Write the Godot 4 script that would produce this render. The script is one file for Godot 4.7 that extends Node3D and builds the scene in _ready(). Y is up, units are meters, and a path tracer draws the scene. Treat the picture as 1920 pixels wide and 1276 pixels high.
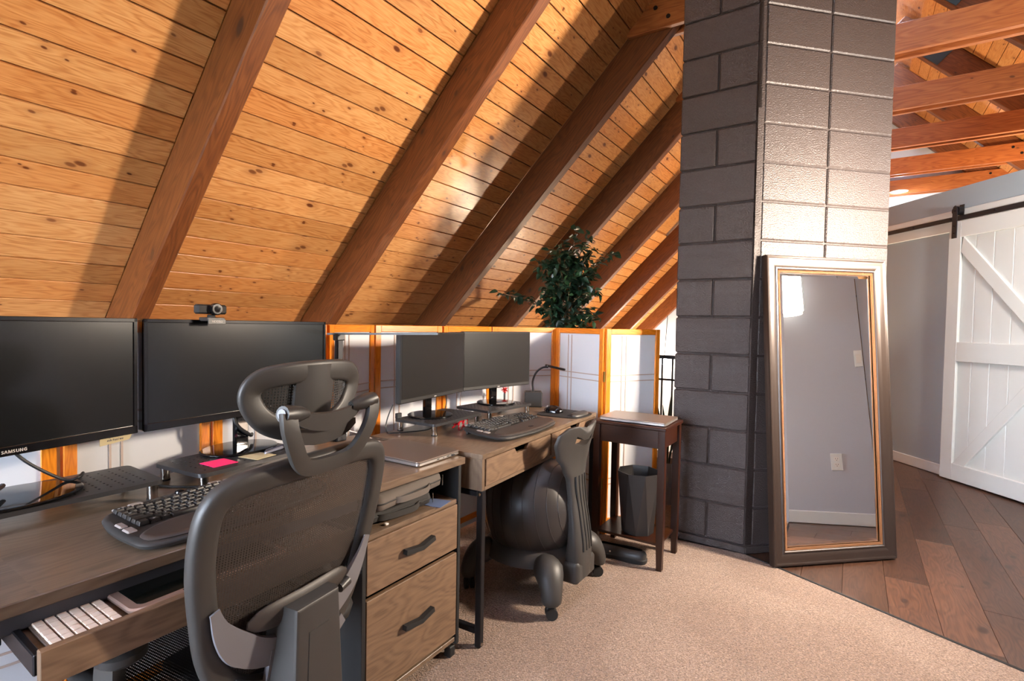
extends Node3D
# A loft office under an A-frame roof. x runs across the house, -z along the ridge, y up, metres.

var M = {}
var used = {}
var rng = RandomNumberGenerator.new()
const CAM_H = 1.22
const RAFTER_GAP = 1.2415
const RIDGE_X = 0.2

# ------------------------------------------------------------------ mesh builder
class MB:
	var p = PackedVector3Array()
	var t = PackedVector2Array()
	var mark = 0
	func tri(a, b, c, ua = Vector2.ZERO, ub = Vector2.ZERO, uc = Vector2.ZERO):
		p.append(a); p.append(b); p.append(c)
		t.append(ua); t.append(ub); t.append(uc)
	func quad(a, b, c, d, ua = Vector2.ZERO, ub = Vector2.ZERO, uc = Vector2.ZERO, ud = Vector2.ZERO):
		tri(a, b, c, ua, ub, uc)
		tri(a, c, d, ua, uc, ud)
	func tri_out(a, b, c, o, ua, ub, uc):
		if (b - a).cross(c - a).dot((a + b + c) / 3.0 - o) > 0.0:
			tri(a, c, b, ua, uc, ub)
		else:
			tri(a, b, c, ua, ub, uc)
	# turns the triangles added since the last call so that they face outwards
	func fix():
		var vol = 0.0
		for i in range(mark, p.size(), 3):
			vol += p[i].dot(p[i + 1].cross(p[i + 2]))
		if vol > 0.0:
			for i in range(mark, p.size(), 3):
				var q = p[i + 1]; p[i + 1] = p[i + 2]; p[i + 2] = q
				var w = t[i + 1]; t[i + 1] = t[i + 2]; t[i + 2] = w
		mark = p.size()
	func box(c, s, bev = 0.0, g = 2, uo = Vector2.ZERO, bas = Basis()):
		var h = s * 0.5
		bev = minf(bev, minf(h.x, minf(h.y, h.z)) * 0.9)
		var cv = func(a, sg):
			var q = Vector3(h.x * sg.x, h.y * sg.y, h.z * sg.z)
			for i in 3:
				if i != a: q[i] -= sg[i] * bev
			return q
		var uvf = func(a, q):
			var o = (a + 1) % 3
			var e = (a + 2) % 3
			if o == g: return Vector2(q[o] + h[o], q[e] + h[e]) + uo
			return Vector2(q[e] + h[e], q[o] + h[o]) + uo
		var put = func(a, x, y, z):
			tri_out(c + bas * x, c + bas * y, c + bas * z, c, uvf.call(a, x), uvf.call(a, y), uvf.call(a, z))
		for a in 3:
			var b = (a + 1) % 3
			var e = (a + 2) % 3
			for s1 in [-1.0, 1.0]:
				var k = []
				for w in [[-1.0, -1.0], [1.0, -1.0], [1.0, 1.0], [-1.0, 1.0]]:
					var sg = Vector3.ZERO
					sg[a] = s1; sg[b] = w[0]; sg[e] = w[1]
					k.append(cv.call(a, sg))
				put.call(a, k[0], k[1], k[2]); put.call(a, k[0], k[2], k[3])
			if bev > 0.0:
				for s1 in [-1.0, 1.0]:
					for s2 in [-1.0, 1.0]:
						var sa = Vector3.ZERO; sa[b] = s1; sa[e] = s2; sa[a] = -1.0
						var sb = sa; sb[a] = 1.0
						var q0 = cv.call(b, sa); var q1 = cv.call(b, sb); var q2 = cv.call(e, sb); var q3 = cv.call(e, sa)
						put.call(b, q0, q1, q2); put.call(b, q0, q2, q3)
		if bev > 0.0:
			for x in [-1.0, 1.0]:
				for y in [-1.0, 1.0]:
					for z in [-1.0, 1.0]:
						var sg = Vector3(x, y, z)
						put.call(0, cv.call(0, sg), cv.call(1, sg), cv.call(2, sg))
		mark = p.size()
		return self
	# a grid of points, joined by quads
	func grid(P, cu = false, cv = false):
		var nu = P.size()
		var nv = P[0].size()
		for i in (nu if cu else nu - 1):
			var a = P[i]
			var b = P[(i + 1) % nu]
			for j in (nv if cv else nv - 1):
				var k = (j + 1) % nv
				quad(a[j], a[k], b[k], b[j], Vector2(i, j), Vector2(i, j + 1), Vector2(i + 1, j + 1), Vector2(i + 1, j))
		return self
	func cap(pts):
		var c = Vector3.ZERO
		for q in pts: c += q
		c /= pts.size()
		for i in pts.size():
			tri(c, pts[i], pts[(i + 1) % pts.size()])
	static func inset(poly, d):
		var n = poly.size()
		var area = 0.0
		for i in n: area += poly[i].cross(poly[(i + 1) % n])
		var sg = 1.0 if area > 0.0 else -1.0
		var out = PackedVector2Array()
		for i in n:
			var e0 = (poly[i] - poly[(i + n - 1) % n]).normalized()
			var e1 = (poly[(i + 1) % n] - poly[i]).normalized()
			var n0 = Vector2(-e0.y, e0.x) * sg
			var n1 = Vector2(-e1.y, e1.x) * sg
			var m = (n0 + n1)
			out.append(poly[i] + m * (d / maxf(0.35, 1.0 + n0.dot(n1))))
		return out
	# a polygon in xy, drawn out along z through rings of [inset, z]
	func loft(poly, rings, xf = Transform3D(), uo = Vector2.ZERO, swap = false):
		var R = []
		var U = []
		for r in rings:
			var q = inset(poly, r[0]) if r[0] != 0.0 else poly
			var a = PackedVector3Array()
			for w in q: a.append(xf * Vector3(w.x, w.y, r[1]))
			R.append(a); U.append(q)
		var n = poly.size()
		for i in rings.size() - 1:
			for j in n:
				var k = (j + 1) % n
				var u0 = U[i][j]; var u1 = U[i][k]
				if swap: u0 = Vector2(u0.y, u0.x); u1 = Vector2(u1.y, u1.x)
				quad(R[i][j], R[i][k], R[i + 1][k], R[i + 1][j], u0 + uo, u1 + uo, u1 + uo + Vector2(0, 0.01), u0 + uo + Vector2(0, 0.01))
		for e in [0, rings.size() - 1]:
			var ids = Geometry2D.triangulate_polygon(U[e])
			for i in range(0, ids.size(), 3):
				var w = [ids[i], ids[i + 1], ids[i + 2]]
				if (e == 0) != (_ccw(U[e]) != _ccw([U[e][w[0]], U[e][w[1]], U[e][w[2]]])):
					w = [w[0], w[2], w[1]]
				var u = [U[e][w[0]], U[e][w[1]], U[e][w[2]]]
				if swap:
					for x in 3: u[x] = Vector2(u[x].y, u[x].x)
				tri(R[e][w[0]], R[e][w[1]], R[e][w[2]], u[0] + uo, u[1] + uo, u[2] + uo)
		fix()
		return self
	static func _ccw(q):
		var a = 0.0
		for i in q.size(): a += q[i].cross(q[(i + 1) % q.size()])
		return a > 0.0
	# a profile (x = side, y = up) carried along a path
	func sweep(path, prof, up = Vector3.UP, closed = false, scales = null):
		var n = path.size()
		var P = []
		for i in n:
			var a = path[(i + n - 1) % n] if (closed or i > 0) else path[i]
			var b = path[(i + 1) % n] if (closed or i < n - 1) else path[i]
			var d = (b - a).normalized()
			var s = d.cross(up)
			if s.length() < 0.001: s = d.cross(Vector3(0.3, 0.2, 0.9))
			s = s.normalized()
			var u = s.cross(d).normalized()
			var k = 1.0 if scales == null else scales[i]
			var row = PackedVector3Array()
			for q in prof: row.append(path[i] + (s * q.x + u * q.y) * k)
			P.append(row)
		grid(P, closed, true)
		if not closed:
			var rev = P[0].duplicate(); rev.reverse()
			cap(rev); cap(P[n - 1])
		fix()
		return self
	func tube(path, r, seg = 8, closed = false, scales = null):
		var prof = PackedVector2Array()
		for i in seg: prof.append(Vector2(cos(TAU * i / seg), sin(TAU * i / seg)) * r)
		var d = path[1] - path[0]
		var up = Vector3.UP if absf(d.normalized().y) < 0.9 else Vector3(1, 0, 0.01)
		return sweep(path, prof, up, closed, scales)
	func rod(a, b, r, seg = 10):
		return tube(PackedVector3Array([a, b]), r, seg)
	# turned round y: profile of [radius, height]
	func lathe(prof, seg = 24, xf = Transform3D(), sx = 1.0, sz = 1.0):
		var P = []
		for q in prof:
			var row = PackedVector3Array()
			for j in seg: row.append(xf * Vector3(cos(TAU * j / seg) * q[0] * sx, q[1], sin(TAU * j / seg) * q[0] * sz))
			P.append(row)
		grid(P, false, true)
		fix()
		return self
	func build(angle = 40.0):
		var n = p.size()
		var nn = PackedVector3Array(); nn.resize(n)
		var fn = PackedVector3Array(); fn.resize(n / 3)
		for i in n / 3:
			fn[i] = (p[i * 3 + 2] - p[i * 3]).cross(p[i * 3 + 1] - p[i * 3])
		if angle <= 0.0:
			for i in n: nn[i] = fn[i / 3].normalized()
		else:
			var lim = cos(deg_to_rad(angle))
			var at = {}
			for i in n:
				var k = Vector3i((p[i] * 20000.0).round())
				if at.has(k): at[k].append(i / 3)
				else: at[k] = [i / 3]
			var un = PackedVector3Array(); un.resize(n / 3)
			for i in n / 3: un[i] = fn[i].normalized()
			for i in n:
				var s = Vector3.ZERO
				var me = un[i / 3]
				for f in at[Vector3i((p[i] * 20000.0).round())]:
					if un[f].dot(me) > lim: s += fn[f]
				nn[i] = s.normalized() if s.length() > 1e-14 else me
		var a = []
		a.resize(Mesh.ARRAY_MAX)
		a[Mesh.ARRAY_VERTEX] = p
		a[Mesh.ARRAY_NORMAL] = nn
		a[Mesh.ARRAY_TEX_UV] = t
		var m = ArrayMesh.new()
		m.add_surface_from_arrays(Mesh.PRIMITIVE_TRIANGLES, a)
		return m

# ------------------------------------------------------------------ nodes
func numbered(called):
	if not used.has(called):
		used[called] = 0
		return called
	used[called] += 1
	return "%s_%03d" % [called, used[called]]

func tag(o, label, category = "", group = "", kind = ""):
	o.set_meta("label", label)
	if category: o.set_meta("category", category)
	if group: o.set_meta("group", group)
	if kind: o.set_meta("kind", kind)
	return o

func thing(called, label, category, at = Vector3.ZERO, turn = 0.0, group = "", kind = ""):
	var o = Node3D.new()
	o.name = numbered(called)
	add_child(o)
	o.position = at
	o.rotation.y = turn
	tag(o, label, category, group, kind)
	return o

func obj(called, m, material, parent = null, xf = Transform3D(), angle = 40.0):
	var o = MeshInstance3D.new()
	o.mesh = m.build(angle) if m is MB else m
	o.material_override = material
	o.transform = xf
	if parent == null:
		o.name = numbered(called)
		add_child(o)
	else:
		o.name = called
		parent.add_child(o, true)
	return o

func at(x, y, z): return Transform3D(Basis(), Vector3(x, y, z))
func V(x, y, z): return Vector3(x, y, z)
func turned(axis, deg, o = Vector3.ZERO): return Transform3D(Basis(axis, deg_to_rad(deg)), o)

func bx(c, s, bev = 0.0, g = 2, uo = Vector2.ZERO, bas = Basis()):
	return MB.new().box(c, s, bev, g, uo, bas)

func rrect(w, h, r, n = 5):
	var o = PackedVector2Array()
	for k in 4:
		var c = Vector2((w / 2 - r) * [1, -1, -1, 1][k], (h / 2 - r) * [1, 1, -1, -1][k])
		for i in n + 1:
			var a = PI / 2 * (k + float(i) / n)
			o.append(c + Vector2(cos(a), sin(a)) * r)
	return o

func ellipse(rx, ry, n = 24):
	var o = PackedVector2Array()
	for i in n: o.append(Vector2(cos(TAU * i / n) * rx, sin(TAU * i / n) * ry))
	return o

func smooth(pts, per = 6, closed = false):
	var o = PackedVector3Array()
	var n = pts.size()
	for i in (n if closed else n - 1):
		var a = pts[(i + n - 1) % n] if (closed or i > 0) else pts[i]
		var b = pts[i]
		var c = pts[(i + 1) % n]
		var d = pts[(i + 2) % n] if (closed or i < n - 2) else c
		for k in per: o.append(b.cubic_interpolate(c, a, d, float(k) / per))
	if not closed: o.append(pts[n - 1])
	return o

func smooth2(pts, per = 6, closed = true):
	var o = PackedVector2Array()
	var n = pts.size()
	for i in (n if closed else n - 1):
		var a = pts[(i + n - 1) % n] if (closed or i > 0) else pts[i]
		var b = pts[i]
		var c = pts[(i + 1) % n]
		var d = pts[(i + 2) % n] if (closed or i < n - 2) else c
		for k in per: o.append(b.cubic_interpolate(c, a, d, float(k) / per))
	if not closed: o.append(pts[n - 1])
	return o

const FLAT = Basis(Vector3(1, 0, 0), Vector3(0, 0, -1), Vector3(0, 1, 0))     # polygon x,y -> world x,-z; drawn up along y
func flat(x, y, z): return Transform3D(FLAT, Vector3(x, y, z))
func facing(x, y, z): return Transform3D(Basis(Vector3(0, 0, -1), Vector3(0, 1, 0), Vector3(1, 0, 0)), Vector3(x, y, z))   # polygon x -> -z, y up, drawn along +x

var letters = {}
func text(called, words, size, material, parent, xf, depth = 0.0006):
	var key = "%s %.5f %.5f" % [words, size, depth]
	if letters.has(key): return obj(called, letters[key], material, parent, xf)
	var tm = TextMesh.new()
	letters[key] = tm
	var f = SystemFont.new()
	f.font_names = PackedStringArray(["Droid Sans"])
	f.font_weight = 700
	tm.font = f
	tm.text = words
	tm.font_size = 32
	tm.pixel_size = size / 24.0
	tm.depth = depth
	tm.curve_step = 2.0
	return obj(called, tm, material, parent, xf)

# ------------------------------------------------------------------ materials
func mat(c, rough = 0.6, metal = 0.0, extra = {}):
	var m = StandardMaterial3D.new()
	m.albedo_color = c
	m.roughness = rough
	m.metallic = metal
	for k in extra: m.set(k, extra[k])
	return m

func hexc(r, g, b): return Color(r / 255.0, g / 255.0, b / 255.0)

func noise_tex(freq, seed_, w = 512, h = 512, ramp = null, kind = FastNoiseLite.TYPE_SIMPLEX_SMOOTH, oct = 4):
	var f = FastNoiseLite.new()
	f.noise_type = kind
	f.seed = seed_
	f.frequency = freq
	f.fractal_octaves = oct
	var t = NoiseTexture2D.new()
	t.width = w; t.height = h
	t.seamless = true
	t.noise = f
	if ramp:
		var g = Gradient.new()
		var off = PackedFloat32Array()
		var col = PackedColorArray()
		for r in ramp:
			off.append(r[0]); col.append(r[1])
		g.offsets = off; g.colors = col
		t.color_ramp = g
	return t

# grains of random tone, for pile and grit
func grain_tex(cells, size, seed_, dark, light):
	var r = RandomNumberGenerator.new()
	r.seed = seed_
	var data = PackedByteArray()
	data.resize(cells * cells * 3)
	for i in cells * cells:
		var c = dark.lerp(light, clampf(0.5 + r.randfn() * 0.19, 0.0, 1.0))
		data[i * 3] = int(c.r * 255); data[i * 3 + 1] = int(c.g * 255); data[i * 3 + 2] = int(c.b * 255)
	var im = Image.create_from_data(cells, cells, false, Image.FORMAT_RGB8, data)
	if size != cells: im.resize(size, size, Image.INTERPOLATE_CUBIC)
	return ImageTexture.create_from_image(im)

# boards of wood, one per row: rings and streaks along u, bent round knots
func wood_tex(w, rows, rh, seed_, light, mid, dark, knot, knots, ring, streak, tone):
	var r = RandomNumberGenerator.new()
	r.seed = seed_
	var f = FastNoiseLite.new()
	f.seed = seed_
	f.noise_type = FastNoiseLite.TYPE_SIMPLEX_SMOOTH
	f.frequency = 1.0
	f.fractal_octaves = 2
	var data = PackedByteArray()
	data.resize(w * rows * rh * 3)
	var k = 0
	for row in rows:
		var kn = []
		for i in r.randi_range(knots[0], knots[1]) if knots[1] > 0 else 0:
			var big = r.randf() < 0.35
			kn.append([r.randf_range(0.03, 0.97) * w, r.randf_range(0.15, 0.85) * rh, (r.randf_range(7.0, 11.0) if big else r.randf_range(2.2, 5.0)) * rh / 128.0, r.randf_range(0.6, 0.97)])
		var base = r.randf_range(-tone, tone)
		var centre = r.randf_range(-0.4, 1.4)
		var ph = r.randf() * 50.0
		for y in rh:
			for x in w:
				var fx = float(x)
				var fy = float(y)
				var kk = 0.0
				var bend = 0.0
				for q in kn:
					var dx = (fx - q[0]) * 0.55
					var dy = fy - q[1]
					if absf(dx) < 90.0:
						var d2 = dx * dx + dy * dy
						var rr = q[2] * q[2]
						bend += dy * rr * 2.2 / (d2 + rr * 1.5)
						kk = maxf(kk, q[3] * (1.0 - smoothstep(0.6, 1.6, sqrt(d2 + dx * dy * 0.5) / q[2])) if d2 < rr * 6.0 else 0.0)
						if d2 < rr * 30.0: kk = maxf(kk, 0.22 * exp(-d2 / (rr * 5.0)))
				var v = (fy - bend) / rh
				var n1 = f.get_noise_2d(fx / w * 3.0 + ph, v * 2.2 + ph)
				var rad = (v - centre) * ring + n1 * ring * 0.45 + (fx / w - 0.5) * (fx / w - 0.5) * ring * 0.5
				var s = absf(fposmod(rad, 1.0) - 0.35)
				s = 1.0 - smoothstep(0.0, 0.42, s)
				var st = f.get_noise_2d(fx / w * 9.0 - ph, (fy - bend) * streak / rh * 9.0)
				var g = clampf(0.30 + 0.34 * s + 0.28 * st + base + n1 * 0.12, 0.0, 1.0)
				var c = light.lerp(mid, g * 2.0) if g < 0.5 else mid.lerp(dark, g * 2.0 - 1.0)
				if kk > 0.0: c = c.lerp(knot, minf(kk, 0.95))
				data[k] = int(c.r * 255.0); data[k + 1] = int(c.g * 255.0); data[k + 2] = int(c.b * 255.0)
				k += 3
	return ImageTexture.create_from_image(Image.create_from_data(w, rows * rh, false, Image.FORMAT_RGB8, data))

func make_materials():
	var pine = wood_tex(1024, 8, 128, 11, hexc(224, 173, 116), hexc(208, 150, 92), hexc(176, 113, 60), hexc(94, 48, 24), [2, 5], 5.0, 2.0, 0.12)
	var pine_lump = noise_tex(0.012, 5, 256, 256, null, FastNoiseLite.TYPE_SIMPLEX_SMOOTH, 3)
	for i in 3:
		var k = [1.0, 0.93, 0.98][i]
		M["pine%d" % i] = mat(Color(k, k * [1.0, 0.98, 0.95][i], k * [1.0, 0.95, 0.9][i]), 0.32, 0.0, {"albedo_texture": pine, "uv1_scale": Vector3(1 / 1.25, 1 / 1.2, 1), "heightmap_enabled": true, "heightmap_texture": pine_lump, "heightmap_scale": 0.25})
	var beam = wood_tex(1024, 4, 96, 23, hexc(130, 77, 36), hexc(106, 57, 23), hexc(78, 40, 15), hexc(56, 32, 22), [2, 5], 7.0, 3.0, 0.10)
	M.beam = mat(Color.WHITE, 0.5, 0.0, {"albedo_texture": beam, "uv1_scale": Vector3(1 / 2.4, 1 / 1.0, 1)})
	var tie = wood_tex(1024, 4, 96, 27, hexc(180, 112, 60), hexc(158, 90, 45), hexc(124, 66, 33), hexc(80, 42, 24), [0, 2], 6.0, 2.5, 0.08)
	M.tie = mat(Color.WHITE, 0.42, 0.0, {"albedo_texture": tie, "uv1_scale": Vector3(1 / 2.4, 1 / 1.0, 1)})
	var lam = wood_tex(1024, 4, 192, 37, hexc(140, 120, 101), hexc(122, 103, 85), hexc(98, 81, 66), hexc(80, 64, 51), [0, 1], 6.0, 3.2, 0.06)
	M.lam = mat(Color(0.88, 0.87, 0.86), 0.33, 0.0, {"albedo_texture": lam, "uv1_scale": Vector3(1 / 1.3, 1 / 1.25, 1)})
	M.lam_front = mat(Color(0.92, 0.87, 0.82), 0.5, 0.0, {"albedo_texture": lam, "uv1_scale": Vector3(1 / 1.0, 1 / 1.1, 1)})
	var fl = wood_tex(1024, 6, 128, 51, hexc(98, 70, 54), hexc(78, 54, 41), hexc(54, 37, 29), hexc(38, 27, 22), [1, 3], 6.0, 3.0, 0.12)
	for i in 3:
		var k = [1.0, 0.86, 1.12][i]
		M["plank%d" % i] = mat(Color(k, k * 0.97, k * 0.95), 0.33, 0.0, {"albedo_texture": fl, "uv1_scale": Vector3(1 / 1.5, 1 / 1.2, 1)})
	var grit = noise_tex(0.09, 3, 512, 512, null, FastNoiseLite.TYPE_SIMPLEX_SMOOTH, 5)
	var speck = grain_tex(512, 1024, 8, hexc(86, 69, 57), hexc(190, 164, 144))
	var pile = grain_tex(512, 1024, 9, Color.BLACK, Color.WHITE)
	var patch = noise_tex(0.006, 14, 256, 256, [[0.35, Color(0.93, 0.92, 0.91)], [0.55, Color(0.98, 0.98, 0.98)], [0.75, Color(1, 1, 1)]], FastNoiseLite.TYPE_SIMPLEX_SMOOTH, 2)
	M.carpet = mat(Color.WHITE, 0.96, 0.0, {"albedo_texture": speck, "uv1_triplanar": true, "uv1_world_triplanar": true, "uv1_scale": Vector3(0.62, 0.62, 0.62), "heightmap_enabled": true, "heightmap_texture": pile, "heightmap_scale": 0.5,
		"detail_enabled": true, "detail_albedo": patch, "detail_blend_mode": BaseMaterial3D.BLEND_MODE_MUL, "detail_uv_layer": BaseMaterial3D.DETAIL_UV_2, "uv2_triplanar": true, "uv2_world_triplanar": true, "uv2_scale": Vector3(0.55, 0.55, 0.55), "rim_enabled": true, "rim": 0.35, "rim_tint": 0.6})
	var rough_block = noise_tex(0.05, 21, 512, 512, null, FastNoiseLite.TYPE_SIMPLEX_SMOOTH, 5)
	M.block = mat(hexc(62, 54, 52), 0.42, 0.0, {"metallic_specular": 0.46, "uv1_triplanar": true, "uv1_world_triplanar": true, "uv1_scale": Vector3(4.5, 4.5, 4.5), "heightmap_enabled": true, "heightmap_texture": rough_block, "heightmap_scale": 0.3})
	M.mortar = mat(hexc(60, 52, 50), 0.5, 0.0, {"metallic_specular": 0.4, "uv1_triplanar": true, "uv1_world_triplanar": true, "uv1_scale": Vector3(4.5, 4.5, 4.5), "heightmap_enabled": true, "heightmap_texture": rough_block, "heightmap_scale": 0.3})
	M.wall = mat(hexc(176, 178, 184), 0.62, 0.0, {"uv1_triplanar": true, "uv1_world_triplanar": true, "uv1_scale": Vector3(3, 3, 3), "heightmap_enabled": true, "heightmap_texture": rough_block, "heightmap_scale": 0.02})
	M.wall_blue = mat(hexc(160, 174, 182), 0.45)
	M.white = mat(hexc(214, 216, 212), 0.42)
	M.gable = mat(hexc(186, 194, 204), 0.7)
	M.steel = mat(hexc(34, 33, 36), 0.42, 0.55)
	M.frame_steel = mat(hexc(72, 75, 84), 0.4, 0.4)
	M.rail = mat(hexc(52, 54, 58), 0.4, 0.6)
	M.plastic = mat(hexc(42, 41, 40), 0.42)
	M.plastic_soft = mat(hexc(53, 51, 49), 0.48)
	M.plastic_grey = mat(hexc(118, 118, 124), 0.4, 0.2)
	M.matte_black = mat(hexc(20, 19, 19), 0.7)
	M.gloss_black = mat(hexc(10, 10, 11), 0.06)
	M.bezel = mat(hexc(14, 13, 15), 0.14)
	M.panel_matte = mat(hexc(32, 31, 30), 0.32, 0.0, {"metallic_specular": 0.36})
	M.panel_gloss = mat(hexc(15, 16, 16), 0.16)
	M.perforated = mat(hexc(58, 57, 58), 0.42, 0.5)
	M.chrome = mat(hexc(200, 196, 190), 0.16, 1.0)
	M.silver = mat(hexc(146, 132, 122), 0.4, 0.8)
	M.silver_edge = mat(hexc(205, 200, 196), 0.28, 0.85)
	M.rubber = mat(hexc(24, 23, 23), 0.75)
	M.key = mat(hexc(34, 32, 31), 0.38)
	M.key_grey = mat(hexc(160, 152, 146), 0.35, 0.3)
	M.legend = mat(hexc(196, 192, 186), 0.6)
	M.wrist = mat(hexc(56, 48, 44), 0.42)
	var amber = wood_tex(512, 2, 64, 71, hexc(224, 138, 40), hexc(206, 116, 24), hexc(170, 86, 12), hexc(120, 60, 10), [0, 0], 4.0, 3.0, 0.05)
	M.amber = mat(Color.WHITE, 0.3, 0.0, {"albedo_texture": amber, "uv1_scale": Vector3(1 / 0.9, 1 / 0.13, 1)})
	M.paper = mat(hexc(206, 208, 212), 0.6, 0.0, {"backlight_enabled": true, "backlight": Color(0.55, 0.55, 0.55)})
	M.slat = mat(hexc(178, 158, 146), 0.6)
	M.brass = mat(hexc(150, 120, 60), 0.3, 0.9)
	M.bronze = mat(hexc(54, 43, 37), 0.34, 0.3)
	M.gold = mat(hexc(150, 104, 70), 0.42, 0.7, {"uv1_triplanar": true, "uv1_scale": Vector3(9, 9, 9), "heightmap_enabled": true, "heightmap_texture": grit, "heightmap_scale": 0.6})
	M.mirror = mat(Color(0.93, 0.94, 0.95), 0.0, 1.0)
	M.espresso = mat(Color(0.44, 0.4, 0.42), 0.28, 0.0, {"albedo_texture": beam, "uv1_scale": Vector3(1 / 1.2, 1 / 0.5, 1)})
	M.bin = mat(hexc(38, 36, 36), 0.36)
	M.ball = mat(hexc(52, 49, 48), 0.34)
	M.bag_grey = mat(hexc(98, 90, 84), 0.85)
	M.bag_black = mat(hexc(46, 44, 43), 0.85)
	M.mesh = mat(hexc(54, 48, 44), 0.5)
	M.mesh_black = mat(hexc(36, 34, 34), 0.6)
	M.pink = mat(hexc(252, 40, 110), 0.8)
	M.tan = mat(hexc(190, 178, 140), 0.85)
	M.red = mat(hexc(170, 14, 30), 0.2)
	M.red_soft = mat(hexc(214, 40, 36), 0.7)
	M.lens_clear = mat(Color(0.8, 0.8, 0.8, 0.12), 0.05, 0.0, {"transparency": BaseMaterial3D.TRANSPARENCY_ALPHA})
	M.keys_white = mat(hexc(222, 204, 186), 0.5)
	M.keys_base = mat(hexc(92, 78, 68), 0.5)
	M.tablet = mat(hexc(176, 150, 136), 0.35, 0.6)
	M.glass_black = mat(hexc(12, 14, 12), 0.1)
	M.lamp_shade = mat(hexc(255, 250, 240), 0.6, 0.0, {"emission_enabled": true, "emission": Color(1.0, 0.95, 0.88), "emission_energy_multiplier": 2.6})
	M.bulb = mat(Color.WHITE, 0.3, 0.0, {"emission_enabled": true, "emission": Color(0.92, 0.96, 1.0), "emission_energy_multiplier": 30.0})
	M.glow_disc = mat(Color.WHITE, 0.4, 0.0, {"emission_enabled": true, "emission": Color(0.93, 0.96, 1.0), "emission_energy_multiplier": 3.0})
	for i in 3:
		var c = [hexc(38, 66, 46), hexc(26, 48, 36), hexc(62, 96, 60)][i]
		M["leaf%d" % i] = mat(c, 0.36, 0.0, {"backlight_enabled": true, "backlight": Color(0.12, 0.16, 0.08)})
	M.bark = mat(hexc(128, 98, 70), 0.9)
	M.pot = mat(hexc(150, 150, 152), 0.6)
	M.teal_steel = mat(hexc(58, 72, 76), 0.5, 0.4)
	M.ink = mat(hexc(40, 44, 70), 0.5)
	M.pen_silver = mat(hexc(150, 155, 175), 0.3, 0.6)
	M.blue_card = mat(hexc(96, 112, 146), 0.6)
	M.paper_white = mat(hexc(222, 218, 210), 0.8)
	M.cable = mat(hexc(22, 22, 24), 0.5)
	M.cable_white = mat(hexc(214, 208, 202), 0.5)
	M.window_glass = mat(Color(0.9, 0.95, 0.98, 0.06), 0.02, 0.0, {"transparency": BaseMaterial3D.TRANSPARENCY_ALPHA})

# ------------------------------------------------------------------ the house
func rafter_z(k): return -(1.179 + RAFTER_GAP * (k - 1))

var LEFT = Basis(V(1, 1, 0).normalized(), V(1, -1, 0).normalized(), V(0, 0, -1))
var RIGHT = Basis(V(-1, 1, 0).normalized(), V(-1, -1, 0).normalized(), V(0, 0, 1))

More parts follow.
